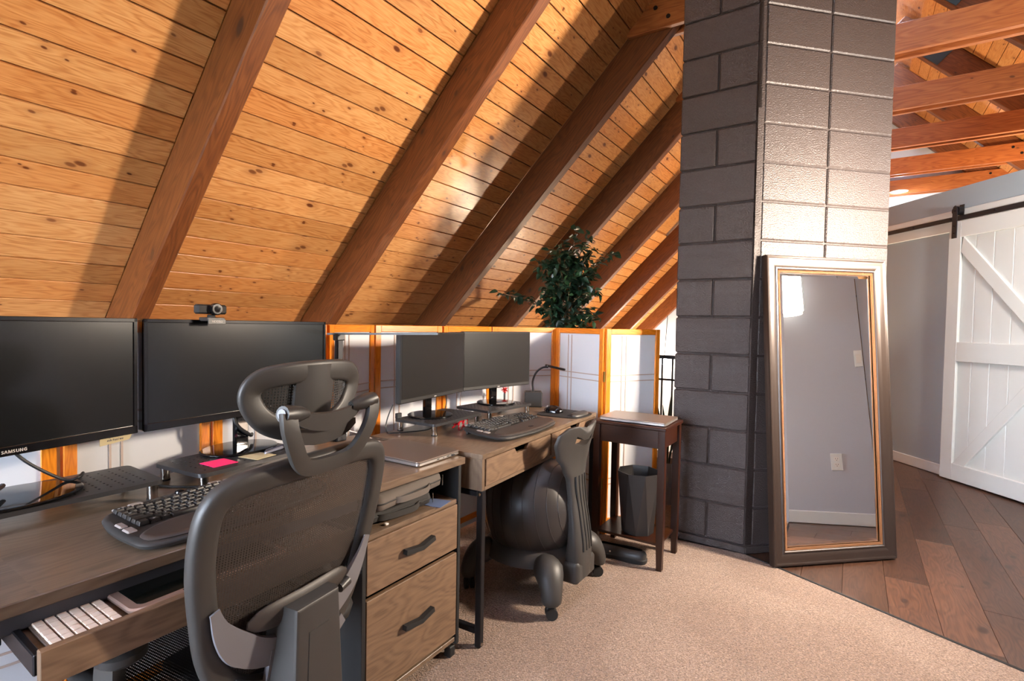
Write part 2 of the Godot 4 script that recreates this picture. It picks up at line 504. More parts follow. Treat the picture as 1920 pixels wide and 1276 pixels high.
func roof():
	var cl = thing("ceiling_left", "sloping ceiling of knotty honey pine planks above the shoji screen", "ceiling", V(-4.79, 0, 0), 0.0, "", "structure")
	cl.remove_meta("category")
	cl.basis = LEFT
	obj("deck", bx(V(1.6, -0.07, 3.45), V(10.9, 0.08, 13.3), 0.0, 2), M.pine1, cl, Transform3D(), 0.0)
	var cr = thing("ceiling_right", "far sloping ceiling of pine planks above the hallway tie beams", "ceiling", V(5.19, 0, 0), 0.0, "", "structure")
	cr.remove_meta("category")
	cr.basis = RIGHT
	obj("deck", bx(V(1.6, -0.07, -3.45), V(10.9, 0.08, 13.3), 0.0, 2), M.pine1, cr, Transform3D(), 0.0)
	var shapes = []
	for i in 16:
		var m = bx(Vector3.ZERO, V(0.1248, 0.024, RAFTER_GAP - 0.089), 0.0012, 2, Vector2((i % 2) * 0.09, (i % 8) * 0.15 + 0.006), Basis(V(0, 1, 0), PI if i >= 8 else 0.0))
		shapes.append(m.build(0.0))
	rng.seed = 77
	var pitch = 0.1325
	var last = -1
	for bay in range(0, 9):
		var zc = rafter_z(bay) - 0.087 - (RAFTER_GAP - 0.087) / 2
		for i in range(11, 39 if bay < 5 else 27):
			var w = rng.randi_range(0, 15)
			if w == last: w = (w + 5) % 16
			last = w
			obj("plank", shapes[w], M["pine%d" % rng.randi_range(0, 2)], cl, at((i + 0.5) * pitch, -0.01 + rng.randf_range(-0.0015, 0.0015), -zc))
	for bay in range(3, 8):
		var zc = rafter_z(bay) - 0.087 - (RAFTER_GAP - 0.087) / 2
		for i in range(36, 50):
			obj("plank", shapes[rng.randi_range(0, 15)], M["pine%d" % rng.randi_range(0, 2)], cr, at((i + 0.5) * pitch, -0.01, zc))
	# rafters; the third stops at the chimney
	for k in range(1, 9):
		var z = rafter_z(k) - 0.0435
		for side in 2:
			var s0 = 0.25
			var s1 = 6.8
			if k == 3 and side == 0: s1 = 5.28
			if k == 3 and side == 1: s1 = 6.2
			var r = thing("roof_rafter", "", "beam", V(-4.79, 0, z) if side == 0 else V(5.19, 0, z), 0.0, "rafters of the left roof slope" if side == 0 else "rafters of the far roof slope")
			r.basis = LEFT if side == 0 else RIGHT
			var nth = ["", "eighth", "seventh", "sixth", "fifth", "fourth", "third", "second", "first"][k]
			r.set_meta("label", "dark stained rafter over the shoji screen, %s from the far gable wall" % nth if side == 0 else "dark stained rafter beyond the tie beams, %s from the far gable wall" % nth)
			if k == 1 and side == 0: r.set_meta("label", "dark stained rafter rising from behind the two glossy monitors")
			if k == 2 and side == 0: r.set_meta("label", "dark stained rafter meeting the screen beside the clamp lamp post")
			if k == 3 and side == 0: r.set_meta("label", "dark stained rafter that ends at the black block chimney")
			obj("beam", bx(V((s0 + s1) / 2, 0.124, 0), V(s1 - s0, 0.2475, 0.087), 0.006, 0, Vector2(k * 0.37 + side * 0.2, 0.25 * ((k + side * 2) % 4))), M.beam, r)
			if side == 1 and k in [4, 5, 6]:
				obj("steel_plate", bx(V(6.35, 0.13, 0.049), V(0.42, 0.22, 0.008), 0.002), M.teal_steel, r)
	# collar ties: two boards that clasp the rafters
	for k in range(3, 9):
		var x0 = -1.44
		var x1 = 1.84
		if k == 3: x1 = -0.88
		var t = thing("collar_tie", "double plank tie beam beside the chimney, %s from the far gable wall" % ["", "", "", "", "fifth", "fourth", "third", "second", "first"][k] if k > 3 else "short tie plank bolted to the rafter left of the chimney", "beam", V(0, 3.32, rafter_z(k) - 0.0435), 0.0, "tie beams under the roof" if k > 3 else "")
		for s in [1, -1]:
			obj("board", bx(V((x0 + x1) / 2, 0.1075, s * 0.064), V(x1 - x0, 0.215, 0.04), 0.004, 0, Vector2(k * 0.31, 0.25 * (k % 4))), M.tie, t)
		for b in [[-1.233, 0.15], [-1.141, 0.066], [1.541, 0.165], [1.621, 0.082]]:
			if b[0] < x1: obj("bolt", MB.new().lathe([[0.0, 0.008], [0.014, 0.006], [0.016, 0.0]], 10, Transform3D(Basis(V(1, 0, 0), PI / 2), V(b[0], b[1], 0.084))), M.steel, t)

func blocks():
	var c = thing("chimney", "tall chimney of black painted concrete blocks with a chamfered corner", "chimney", V(-0.458, 0, -3.026))
	var L = 0.866
	var B = Vector2(0, 0)
	var A = Vector2(-0.407, 0)
	var C = Vector2(0.7071, -0.7071) * L
	# core in xz, a little behind the block faces
	var e = 0.010
	var core = PackedVector2Array([Vector2(A.x + e, e), Vector2(-e * 0.4, e), Vector2(C.x - e, -C.y + e * 0.4), Vector2(C.x - e, 1.25), Vector2(A.x + e, 1.25)])
	for i in core.size(): core[i].y = -core[i].y
	var up = Transform3D(Basis(V(1, 0, 0), V(0, 0, 1), V(0, -1, 0)), V(0, 4.75, 0))      # polygon y -> z, drawn downwards
	obj("core", MB.new().loft(core, [[0.0, 0.0], [0.0, 4.75]], up), M.mortar, c, Transform3D(), 0.0)
	var d = V(0.7071, 0, -0.7071)
	var nrm = V(0.7071, 0, 0.7071)
	var face = Basis(d, Vector3.UP, nrm)
	var pitch = 0.2078
	var y0 = 0.0402
	var full = bx(V(0, 0, -0.02), V(0.401, 0.2005, 0.04), 0.006).build(0.0)
	var half = bx(V(0, 0, -0.02), V(0.1975, 0.2005, 0.04), 0.006).build(0.0)
	var stack1 = bx(V(0, 0, -0.02), V(0.396, 0.2005, 0.04), 0.006).build(0.0)
	var stack2 = bx(V(0, 0, -0.02), V(0.414, 0.2005, 0.04), 0.006).build(0.0)
	for k in 17:
		var y = y0 + pitch * (k + 0.5)
		if k % 2 == 0:
			obj("block", half, M.block, c, at(-0.306, y, 0))
			obj("block", half, M.block, c, at(-0.1025, y, 0))
		else:
			obj("block", full, M.block, c, at(-0.2045, y, 0))
		obj("block", stack1, M.block, c, Transform3D(face, d * 0.239 + V(0, y, 0)))
		obj("block", stack2, M.block, c, Transform3D(face, d * 0.652 + V(0, y, 0)))
	# smooth mortar fills the corner
	var q = PackedVector2Array([Vector2(-0.006, -0.001), Vector2(0.001, 0.0005), Vector2(0.0275, -0.026), Vector2(0.02, -0.034), Vector2(-0.006, -0.02)])
	obj("corner_joint", MB.new().loft(q, [[0.0, 1.2], [0.0, 4.75]], up), M.mortar, c, Transform3D(), 0.0)
	obj("corner_joint", MB.new().loft(q, [[0.0, 0.0], [0.0, 4.7]], Transform3D(Basis(V(1, 0, 0), V(0, 0, 1), V(0, -1, 0)), V(0, 4.75, 0))), M.mortar, c, Transform3D(), 0.0)
	obj("base_course", bx(V(-0.2035, 0.019, -0.012), V(0.412, 0.038, 0.035), 0.004), M.block, c)
	obj("base_course", bx(V(0, 0.019, -0.012), V(L, 0.038, 0.035), 0.004), M.block, c, Transform3D(face, d * (L / 2)))

func shell():
	# carpet and its slab
	var slope = (2.996 - 2.57) / (0.54 + 0.39)
	var zl = func(x): return -2.996 + (x + 0.39) * slope
	var carpet = PackedVector2Array([Vector2(-4.7, 3.2), Vector2(5.1, 3.2), Vector2(5.1, zl.call(5.1)), Vector2(-0.458, zl.call(-0.458)), Vector2(-0.865, -3.0), Vector2(-0.865, -5.1), Vector2(-4.7, -5.1)])
	var up = Transform3D(Basis(V(1, 0, 0), V(0, 0, 1), V(0, 1, 0)), V(0, -0.014, 0))
	tag(obj("floor", MB.new().loft(carpet, [[0.0, 0.0], [0.0, 0.011], [0.004, 0.014]], up), M.carpet, null, Transform3D(), 0.0), "beige cut-pile carpet covering the office floor", "", "", "structure")
	var fh = thing("floor_hallway", "dark reddish brown hardwood floor between chimney and barn door", "", Vector3.ZERO, 0.0, "", "structure")
	obj("base", bx(V(0.2, -0.16, -0.95), V(9.9, 0.28, 8.3)), M.mortar, fh, Transform3D(), 0.0)
	obj("base", bx(V(2.3, -0.16, -7.55), V(5.6, 0.28, 4.9)), M.mortar, fh, Transform3D(), 0.0)
	var region = PackedVector2Array([Vector2(-0.455, zl.call(-0.455) - 0.014), Vector2(3.0, zl.call(3.0) - 0.014), Vector2(3.0, -7.4), Vector2(0.157, -7.4), Vector2(0.157, -3.64), Vector2(-0.453, -3.03)])
	rng.seed = 31
	for i in 17:
		var x = -0.535 + i * 0.1755
		var z = -7.4 - rng.randf() * 1.0
		while z < -1.0:
			var rect = PackedVector2Array([Vector2(x + 0.0006, z + 0.0006), Vector2(x + 0.1749, z + 0.0006), Vector2(x + 0.1749, z + 1.2194), Vector2(x + 0.0006, z + 1.2194)])
			for piece in Geometry2D.intersect_polygons(rect, region):
				obj("plank", MB.new().loft(piece, [[0.0, 0.0], [0.0, 0.0095], [0.001, 0.0105]], Transform3D(up.basis, V(0, -0.014, 0)), Vector2(rng.randf() * 3.0, 0.2 * rng.randi_range(0, 5) - x + 0.01), true), M["plank%d" % rng.randi_range(0, 2)], fh, Transform3D(), 0.0)
			z += 1.22
	var a = V(-0.45, 0, zl.call(-0.45)); var b = V(3.0, 0, zl.call(3.0))
	tag(obj("trim_1", bx(Vector3.ZERO, V((b - a).length(), 0.006, 0.013), 0.002), M.matte_black, null, Transform3D(Basis(V(0, 1, 0), -atan(slope)), (a + b) / 2 + V(0, -0.001, -0.008))), "thin dark strip between carpet and hardwood floor", "", "", "structure")
	# lower storey and gables
	tag(obj("floor_lower", bx(V(0.2, -2.8, -3.5), V(15.2, 0.2, 13.6)), M.plank1, null, Transform3D(), 0.0), "floor of the storey below seen past the railing", "", "", "structure")
	var tri = PackedVector2Array([Vector2(-7.6, -2.7), Vector2(8.0, -2.7), Vector2(0.2, 5.1)])
	tag(obj("wall_far", MB.new().loft(tri, [[0.0, -10.12], [0.0, -10.0]]), M.gable, null, Transform3D(), 0.0), "white gable wall at the far end beyond the tie beams", "", "", "structure")
	# near gable behind the camera, with a tall window
	var wn = thing("wall_near", "white gable wall with a wide window behind the desks", "", V(0, 0, 3.2), 0.0, "", "structure")
	for q in [[-7.6, -4.0], [-0.3, 8.0]]:
		var p = PackedVector2Array([Vector2(q[0], -2.7), Vector2(q[1], -2.7)])
		for x in [q[1], 0.2, q[0]]:
			if x >= q[0] and x <= q[1]: p.append(Vector2(x, 5.05 - absf(x - 0.2)))
		if p[p.size() - 1].y <= -2.69: p.remove_at(p.size() - 1)
		if q[1] > 7.0: p.remove_at(2)
		obj("panel", MB.new().loft(p, [[0.0, 0.0], [0.0, 0.12]]), M.gable, wn, Transform3D(), 0.0)
	obj("panel", MB.new().loft(PackedVector2Array([Vector2(-4.0, -2.7), Vector2(-0.3, -2.7), Vector2(-0.3, 0.5), Vector2(-4.0, 0.5)]), [[0.0, 0.0], [0.0, 0.12]]), M.gable, wn, Transform3D(), 0.0)
	obj("panel", MB.new().loft(PackedVector2Array([Vector2(-2.4, 2.45), Vector2(-0.3, 2.45), Vector2(-0.3, 4.55)]), [[0.0, 0.0], [0.0, 0.12]]), M.gable, wn, Transform3D(), 0.0)
	var w = thing("window_1", "tall daylight window in the near gable wall", "", V(0, 0, 3.22), 0.0, "", "structure")
	for x in [-2.55, -1.42, -0.33]: obj("frame_post", bx(V(x, 1.5, 0.03), V(0.06, 2.1, 0.07), 0.004), M.white, w)
	for y in [0.5, 2.42]: obj("frame_rail", bx(V(-1.44, y, 0.03), V(2.28, 0.06, 0.07), 0.004), M.white, w)
	obj("pane", bx(V(-1.44, 1.47, 0.03), V(2.2, 1.9, 0.006)), M.window_glass, w)
	obj("panel", MB.new().loft(PackedVector2Array([Vector2(-4.0, 0.5), Vector2(-2.56, 0.5), Vector2(-2.56, 2.28), Vector2(-4.0, 0.85)]), [[0.0, 0.0], [0.0, 0.12]]), M.gable, wn, Transform3D(), 0.0)
	# right hand partition that the mirror shows
	var p0 = V(0.89, 0, -2.51); var p1 = V(1.096, 0, -3.387)
	var dir = (p1 - p0).normalized()
	var turn = atan2(-dir.z, dir.x)
	var wr = thing("wall_right", "pale grey partition wall reflected in the leaning mirror", "", p0, turn, "", "structure")
	var len = (p1 - p0).length()
	obj("panel", bx(V(len / 2, 1.25, 0.06), V(len, 2.5, 0.12)), M.wall, wr, Transform3D(), 0.0)
	tag(obj("baseboard_right", bx(V(len / 2, 0.042, -0.007), V(len, 0.085, 0.014), 0.003), M.white, null, Transform3D(Basis(V(0, 1, 0), turn), p0)), "white baseboard along the grey partition in the mirror", "", "", "structure")
	var wc = thing("wall_corner", "grey wall meeting the mirrored partition at the hallway corner", "", Vector3.ZERO, 0.0, "", "structure")
	obj("panel", bx(V(2.62, 1.25, -3.45), V(3.0, 2.5, 0.12)), M.wall, wc, Transform3D(), 0.0)
	obj("panel", bx(V(2.4, 1.25, -2.45), V(3.0, 2.5, 0.12)), M.wall, wc, Transform3D(), 0.0)
	# wall with the barn door
	var th = deg_to_rad(-52.0)
	var wd = thing("wall_hallway", "blue grey hallway wall behind the sliding barn door", "", V(0.861, 0, -5.371), th, "", "structure")
	obj("panel", bx(V(0.4, 1.22, -0.135), V(4.4, 2.44, 0.13)), M.wall_blue, wd, Transform3D(), 0.0)
	tag(obj("trim_2", bx(V(0.1, 2.163, -0.062), V(3.4, 0.175, 0.022), 0.003), M.white, null, wd.transform), "white header board carrying the barn door rail", "", "", "structure")
	tag(obj("baseboard_hallway", bx(V(-0.9, 0.044, -0.063), V(1.8, 0.088, 0.014), 0.003), M.white, null, wd.transform), "white baseboard beside the barn door", "", "", "structure")

func lamps():
	# the sconce that the mirror shows: a white drum on the partition
	var s = thing("wall_sconce", "lit white drum sconce on the grey partition, seen in the mirror", "lamp", V(0.915, 1.5, -2.975))
	obj("shade", MB.new().lathe([[0.0, 0.0], [0.08, 0.0], [0.083, 0.004], [0.083, 0.35], [0.08, 0.354], [0.0, 0.354]], 28), M.lamp_shade, s)
	obj("rim", MB.new().lathe([[0.0835, 0.03], [0.0848, 0.032], [0.0848, 0.036], [0.0835, 0.038]], 28), M.white, s)
	obj("bracket", bx(V(0.09, 0.17, 0.02), V(0.03, 0.2, 0.1), 0.004), M.white, s)
	var a = AreaLight3D.new()
	a.name = "sconce_light"
	a.light_color = Color(1.0, 0.925, 0.84)
	a.light_energy = SCONCE_E
	a.area_size = Vector2(0.166, 0.35)
	a.area_range = 30.0
	a.shadow_enabled = true
	s.add_child(a)
	a.transform = Transform3D(Basis(V(0, 0, 1), V(0, 1, 0), V(1, 0, 0)).rotated(V(0, 1, 0), 0.23), V(-0.092, 0.178, -0.02))
	a.transform.basis = Basis(V(0, 1, 0), PI / 2 + 0.23)
	# a second sconce lights the hallway from the wall round the corner
	var h = thing("wall_sconce", "lit white drum sconce round the corner facing the barn door", "lamp", V(1.5, 1.75, -3.60))
	obj("shade", MB.new().lathe([[0.0, 0.0], [0.08, 0.0], [0.083, 0.004], [0.083, 0.35], [0.08, 0.354], [0.0, 0.354]], 28), M.lamp_shade, h)
	obj("bracket", bx(V(0, 0.17, 0.07), V(0.1, 0.2, 0.04), 0.004), M.white, h)
	omni("hall_light", V(-0.02, 0.18, -0.14), Color(1.0, 0.96, 0.92), HALL_E, 0.09, h)
	# table lamp in the room behind the hallway wall; its light reaches the roof over the wall
	var g = thing("table_lamp", "globe lamp in the room behind the hallway wall", "lamp", V(2.3, 0.0, -7.4))
	obj("stand", MB.new().lathe([[0.0, 0.0], [0.16, 0.0], [0.14, 0.03], [0.03, 0.06], [0.02, 1.86], [0.0, 1.87]], 20), M.steel, g)
	obj("lamp_globe", MB.new().lathe([[0.0, 1.85], [0.08, 1.87], [0.11, 1.95], [0.08, 2.03], [0.0, 2.06]], 20), M.glow_disc, g)
	omni("table_lamp_glow", V(0, 1.955, 0), Color(1.0, 0.88, 0.74), 9.0, 0.1, g)
	# pendant by the far gable
	var p = thing("pendant_light", "small bright pendant on a thin wire by the railing", "lamp", V(-2.93, 0.60, -9.6))
	obj("bulb", MB.new().lathe([[0.0, -0.07], [0.05, -0.05], [0.07, 0.0], [0.05, 0.05], [0.0, 0.07]], 16), M.bulb, p)
	obj("cord", MB.new().rod(V(0, 0.06, 0), V(-0.02, 0.86, -0.2), 0.006, 6), M.cable, p)
	omni("pendant_glow", V(0, 0, 0), Color(1.0, 0.93, 0.84), 1.6, 0.07, p)
	var d = thing("recessed_downlight", "round white downlight under the farthest tie beam", "lamp", V(0.5, 3.312, -9.62))
	obj("trim_ring", MB.new().lathe([[0.06, 0.0], [0.11, -0.004], [0.115, 0.004], [0.06, 0.006]], 24), M.white, d)
	obj("lens", MB.new().lathe([[0.0, -0.001], [0.06, -0.001], [0.06, 0.004], [0.0, 0.004]], 20), M.glow_disc, d)
	omni("downlight_glow", V(0, -0.03, 0), Color(0.93, 0.96, 1.0), 0.5, 0.05, d)

	# lamp downstairs, out of sight below the loft edge
	var f = thing("floor_lamp", "standing lamp on the storey below, beyond the railing", "lamp", V(-1.3, -2.7, -7.6))
	obj("lamp_base", MB.new().lathe([[0.0, 0.0], [0.15, 0.0], [0.14, 0.02], [0.0, 0.03]], 20), M.steel, f)
	obj("lamp_pole", MB.new().rod(V(0, 0.02, 0), V(0, 1.5, 0), 0.012, 10), M.steel, f)
	obj("lamp_globe", MB.new().lathe([[0.0, 1.48], [0.08, 1.5], [0.11, 1.58], [0.08, 1.66], [0.0, 1.69]], 20), M.glow_disc, f)
	omni("floor_lamp_glow", V(0, 1.585, 0), Color(1.0, 0.88, 0.74), 16.0, 0.1, f)

func furniture():
	shoji()
	computer_desk()
	drawer_cabinet()
	writing_desk()
	side_table()
	electronics()
	small_things()
	office_chair()
	ball_chair()
	mirror()
	barn_door()
	wall_fittings()
	far_things()
	ficus()

func shoji():
	var H = [V(-1.0, 0, -3.174), V(-1.206, 0, -2.81), V(-1.62, 0, -2.98), V(-1.872, 0, -2.595), V(-1.89, 0, -2.16), V(-1.947, 0, -1.723), V(-1.835, 0, -1.374), V(-1.9, 0, -0.935), V(-1.835, 0, -0.499), V(-1.9, 0, -0.05)]
	var s = thing("shoji_screen", "low folding shoji screen with amber wood frames and white paper", "screen", H[1])
	var tall = 1.21
	for i in H.size() - 1:
		var l = H[i + 1]
		var r = H[i]
		var d = (r - l).normalized()
		var w = (r - l).length() - 0.012
		var xf = Transform3D(Basis(d, Vector3.UP, d.cross(Vector3.UP)), (l + r) / 2 - H[1])
		var p = obj("panel_paper", bx(V(0, tall / 2, 0), V(w - 0.06, tall - 0.06, 0.003)), M.paper, s, xf, 0.0)
		for e in [-1, 1]:
			obj("stile", bx(V(e * (w / 2 - 0.0165), tall / 2, 0), V(0.033, tall, 0.02), 0.002, 1, Vector2(i * 0.2, 0.065 * ((i + e) % 2))), M.amber, p)
			obj("rail", bx(V(0, (tall - 0.0165) if e > 0 else 0.075, 0), V(w - 0.066, 0.033, 0.019), 0.002, 0, Vector2(i * 0.13, 0.065)), M.amber, p)
		for x in [0.118, 0.150]:
			obj("slat", bx(V(-w / 2 + x, tall / 2, 0.003), V(0.006, tall - 0.08, 0.003)), M.slat, p, Transform3D(), 0.0)
		for y in [0.935, 0.90, 0.328, 0.294]:
			obj("slat", bx(V(0, y, 0.0035), V(w - 0.068, 0.006, 0.003)), M.slat, p, Transform3D(), 0.0)
		if i > 0:
			for y in [0.3, 0.93]:
				obj("hinge", MB.new().rod(V(r.x, y - 0.03, r.z) - H[1], V(r.x, y + 0.03, r.z) - H[1], 0.006, 8), M.brass, s)

func computer_desk():
	var t = thing("computer_desk", "long grey brown laminate desk carrying the two largest monitors", "desk", V(-1.185, 0, 0))
	obj("desktop", bx(V(-0.31, 0.7175, -0.4725), V(0.62, 0.025, 2.045), 0.002, 2, Vector2(0.1, 0.0)), M.lam, t)
	obj("frame_rail", bx(V(-0.03, 0.6865, -0.24), V(0.03, 0.036, 1.54), 0.003), M.frame_steel, t)
	obj("frame_rail", bx(V(-0.595, 0.687, -0.24), V(0.03, 0.036, 1.54), 0.003), M.steel, t)
	for x in [-0.03, -0.595]:
		obj("leg", bx(V(x, 0.345, 0.5), V(0.035, 0.69, 0.035), 0.003), M.steel, t)
	var tray = obj("keyboard_tray", bx(V(-0.09, 0.661, -0.582), V(0.40, 0.012, 0.62), 0.001, 2), M.lam, t)
	obj("tray_front", bx(V(0.119, 0.6585, -0.582), V(0.016, 0.061, 0.64), 0.0015, 2, Vector2(0.2, 0.3)), M.lam_front, tray)
	for z in [-0.266, -0.898]:
		obj("slide", bx(V(-0.13, 0.657, z), V(0.46, 0.036, 0.012), 0.002), M.steel, tray)
	obj("slide_bracket", bx(V(-0.09, 0.665, -0.254), V(0.04, 0.07, 0.01), 0.002), M.steel, t)
	obj("slide_bracket", bx(V(-0.09, 0.665, -0.91), V(0.04, 0.07, 0.01), 0.002), M.steel, t)

func drawer_cabinet():
	var t = thing("drawer_cabinet", "two drawer file cabinet with black sides under the desk end", "cabinet", V(-1.187, 0, -1.245))
	for e in [-1, 1]:
		obj("side_panel", bx(V(-0.275, 0.3725, e * 0.221), V(0.55, 0.665, 0.016), 0.0015), M.matte_black, t)
		for x in [-0.02, -0.52]:
			obj("foot", bx(V(x, 0.02, e * 0.2), V(0.03, 0.04, 0.03), 0.003), M.matte_black, t)
	obj("back_panel", bx(V(-0.545, 0.3725, 0), V(0.012, 0.665, 0.426)), M.matte_black, t)
	obj("shelf", bx(V(-0.272, 0.574, 0), V(0.532, 0.016, 0.426), 0.001, 2, Vector2(0.3, 0.1)), M.lam, t)
	obj("bottom_panel", bx(V(-0.272, 0.06, 0), V(0.532, 0.016, 0.426), 0.001), M.lam, t)
	for k in 2:
		var y0 = [0.402, 0.082][k]
		var y1 = [0.564, 0.386][k]
		var d = obj("drawer", bx(V(-0.009, (y0 + y1) / 2, 0), V(0.018, y1 - y0, 0.42), 0.0015, 2, Vector2(0.15 + k * 0.4, 0.26 * k)), M.lam_front, t)
		obj("drawer_box", bx(V(-0.27, y0 + 0.06, 0), V(0.5, 0.1, 0.4)), M.lam, d, Transform3D(), 0.0)
		var yc = [0.484, 0.237][k]
		var path = PackedVector3Array([V(0.012, yc + 0.004, 0.064), V(0.013, yc - 0.005, -0.012), V(0.012, yc + 0.008, -0.07)])
		obj("handle", MB.new().sweep(path, PackedVector2Array([Vector2(-0.009, -0.008), Vector2(0.009, -0.008), Vector2(0.009, 0.008), Vector2(-0.009, 0.008)])), M.matte_black, d, Transform3D(), 20.0)

func writing_desk():
	var t = thing("writing_desk", "slim laminate desk with two cutout drawers on black steel legs", "desk", V(-1.135, 0, -1.535), 0.055)
	obj("desktop", bx(V(-0.29, 0.727, -0.58), V(0.58, 0.02, 1.16), 0.002, 2, Vector2(0.35, 0.3)), M.lam, t)
	obj("side_panel", bx(V(-0.29, 0.658, -0.009), V(0.576, 0.118, 0.018), 0.001, 1, Vector2(0.1, 0.2)), M.lam, t)
	obj("side_panel", bx(V(-0.29, 0.658, -1.151), V(0.576, 0.118, 0.018), 0.001, 1, Vector2(0.3, 0.2)), M.lam, t)
	obj("back_panel", bx(V(-0.57, 0.658, -0.58), V(0.016, 0.118, 1.12)), M.lam, t)
	obj("bottom_rail", bx(V(-0.29, 0.605, -0.58), V(0.576, 0.014, 1.122), 0.001, 2, Vector2(0.5, 0.1)), M.lam, t)
	obj("divider", bx(V(-0.28, 0.664, -0.58), V(0.54, 0.104, 0.014)), M.lam, t)
	var poly = PackedVector2Array([Vector2(-0.274, 0.0), Vector2(0.274, 0.0), Vector2(0.274, 0.1), Vector2(0.06, 0.1), Vector2(0.042, 0.078), Vector2(-0.042, 0.078), Vector2(-0.06, 0.1), Vector2(-0.274, 0.1)])
	for k in 2:
		var d = obj("drawer", MB.new().loft(poly, [[0.0, -0.016], [0.0, -0.001], [0.001, 0.0]], facing(0.001, 0.6145, -0.299 - k * 0.562), Vector2(0.3 + k * 0.43, 0.31 * k)), M.lam_front, t, Transform3D(), 0.0)
		obj("drawer_box", bx(V(-0.25, 0.65, -0.299 - k * 0.562), V(0.44, 0.05, 0.5)), M.matte_black, d, Transform3D(), 0.0)
	for z in [-0.016, -1.144]:
		for x in [-0.015, -0.563]:
			obj("leg", bx(V(x, 0.299, z), V(0.026, 0.598, 0.026), 0.003), M.steel, t)
		obj("leg_stretcher", bx(V(-0.289, 0.06, z), V(0.522, 0.024, 0.024), 0.003), M.steel, t)
		obj("leg_stretcher", bx(V(-0.289, 0.585, z), V(0.522, 0.022, 0.024), 0.003), M.steel, t)
	obj("bolt", MB.new().lathe([[0.0, 0.003], [0.006, 0.002], [0.007, 0.0]], 10, Transform3D(Basis(V(1, 0, 0), PI / 2), V(-0.015, 0.585, -0.003))), M.chrome, t)
	obj("bolt", MB.new().lathe([[0.0, 0.003], [0.006, 0.002], [0.007, 0.0]], 10, Transform3D(Basis(V(0, 0, 1), -PI / 2), V(-0.002, 0.012, -0.016))), M.chrome, t)

func side_table():
	var t = thing("side_table", "narrow espresso wood side table with a low shelf beside the chimney", "table", V(-0.955, 0, -2.69))
	obj("table_top", bx(V(0, 0.716, 0), V(0.40, 0.018, 0.31), 0.004, 0, Vector2(0.2, 0.0)), M.espresso, t)
	for e in [-1, 1]:
		obj("apron", bx(V(0, 0.66, e * 0.122), V(0.34, 0.094, 0.016), 0.002, 0, Vector2(0.1, 0.1)), M.espresso, t)
		obj("apron", bx(V(e * 0.173, 0.66, 0), V(0.016, 0.094, 0.23), 0.002, 2, Vector2(0.4, 0.1)), M.espresso, t)
		for f in [-1, 1]:
			var q = rrect(0.036, 0.036, 0.003, 2)
			obj("leg", MB.new().loft(q, [[0.006, 0.0], [0.0, 0.15], [0.0, 0.707]], flat(e * 0.175, 0, f * 0.127), Vector2(0.1 * e, 0)), M.espresso, t, Transform3D(), 30.0)
	obj("shelf", bx(V(0, 0.125, 0), V(0.345, 0.014, 0.25), 0.002, 0, Vector2(0.6, 0.2)), M.espresso, t)
	# bin standing on the shelf
	var b = thing("waste_bin", "faceted black plastic waste bin standing on the low shelf", "bin", V(-0.935, 0.1325, -2.668), 0.25)
	var R = func(r, y, turn):
		var o = PackedVector3Array()
		for i in 8: o.append(V(cos(TAU * (i + turn) / 8) * r, y, sin(TAU * (i + turn) / 8) * r))
		return o
	var m = MB.new()
	var lo = R.call(0.084, 0.0, 0.0); var hi = R.call(0.114, 0.325, 0.5)
	for i in 8:
		var j = (i + 1) % 8
		m.tri(lo[i], hi[i], lo[j]); m.tri(lo[j], hi[i], hi[j])
	m.cap(lo)
	m.fix()
	var lo2 = R.call(0.080, 0.004, 0.0); var hi2 = R.call(0.1105, 0.325, 0.5)
	for i in 8:
		var j = (i + 1) % 8
		m.tri(lo2[i], lo2[j], hi2[i]); m.tri(lo2[j], hi2[j], hi2[i])
		m.quad(hi[i], hi[j], hi2[j], hi2[i])
	m.cap(lo2)
	obj("shell", m, M.bin, b, Transform3D(), 0.0)
	laptop("laptop", "closed brown grey laptop lying across the espresso side table", V(-0.948, 0.725, -2.683), 0.03, 0.355, 0.245, false)
	var sh = thing("slipper", "black rounded slipper pushed under the side table shelf", "slipper", V(-0.99, 0, -2.585), 0.12)
	var out = smooth2([Vector2(-0.135, 0), Vector2(-0.12, 0.04), Vector2(-0.04, 0.04), Vector2(0.05, 0.046), Vector2(0.12, 0.03), Vector2(0.135, 0), Vector2(0.12, -0.035), Vector2(0.05, -0.045), Vector2(-0.04, -0.036), Vector2(-0.12, -0.038)], 4)
	obj("sole", MB.new().loft(out, [[0.004, 0.0], [0.0, 0.006], [0.0, 0.02], [0.004, 0.024]], flat(0, 0, 0)), M.rubber, sh)
	obj("upper", MB.new().loft(out, [[0.004, 0.02], [0.003, 0.04], [0.012, 0.056], [0.026, 0.064]], flat(0, 0, 0)), M.plastic, sh)
	obj("rivet", MB.new().lathe([[0.0, 0.004], [0.005, 0.003], [0.006, 0.0]], 8, Transform3D(Basis(V(1, 0, 0), PI / 2), V(-0.05, 0.042, 0.04))), M.chrome, sh)

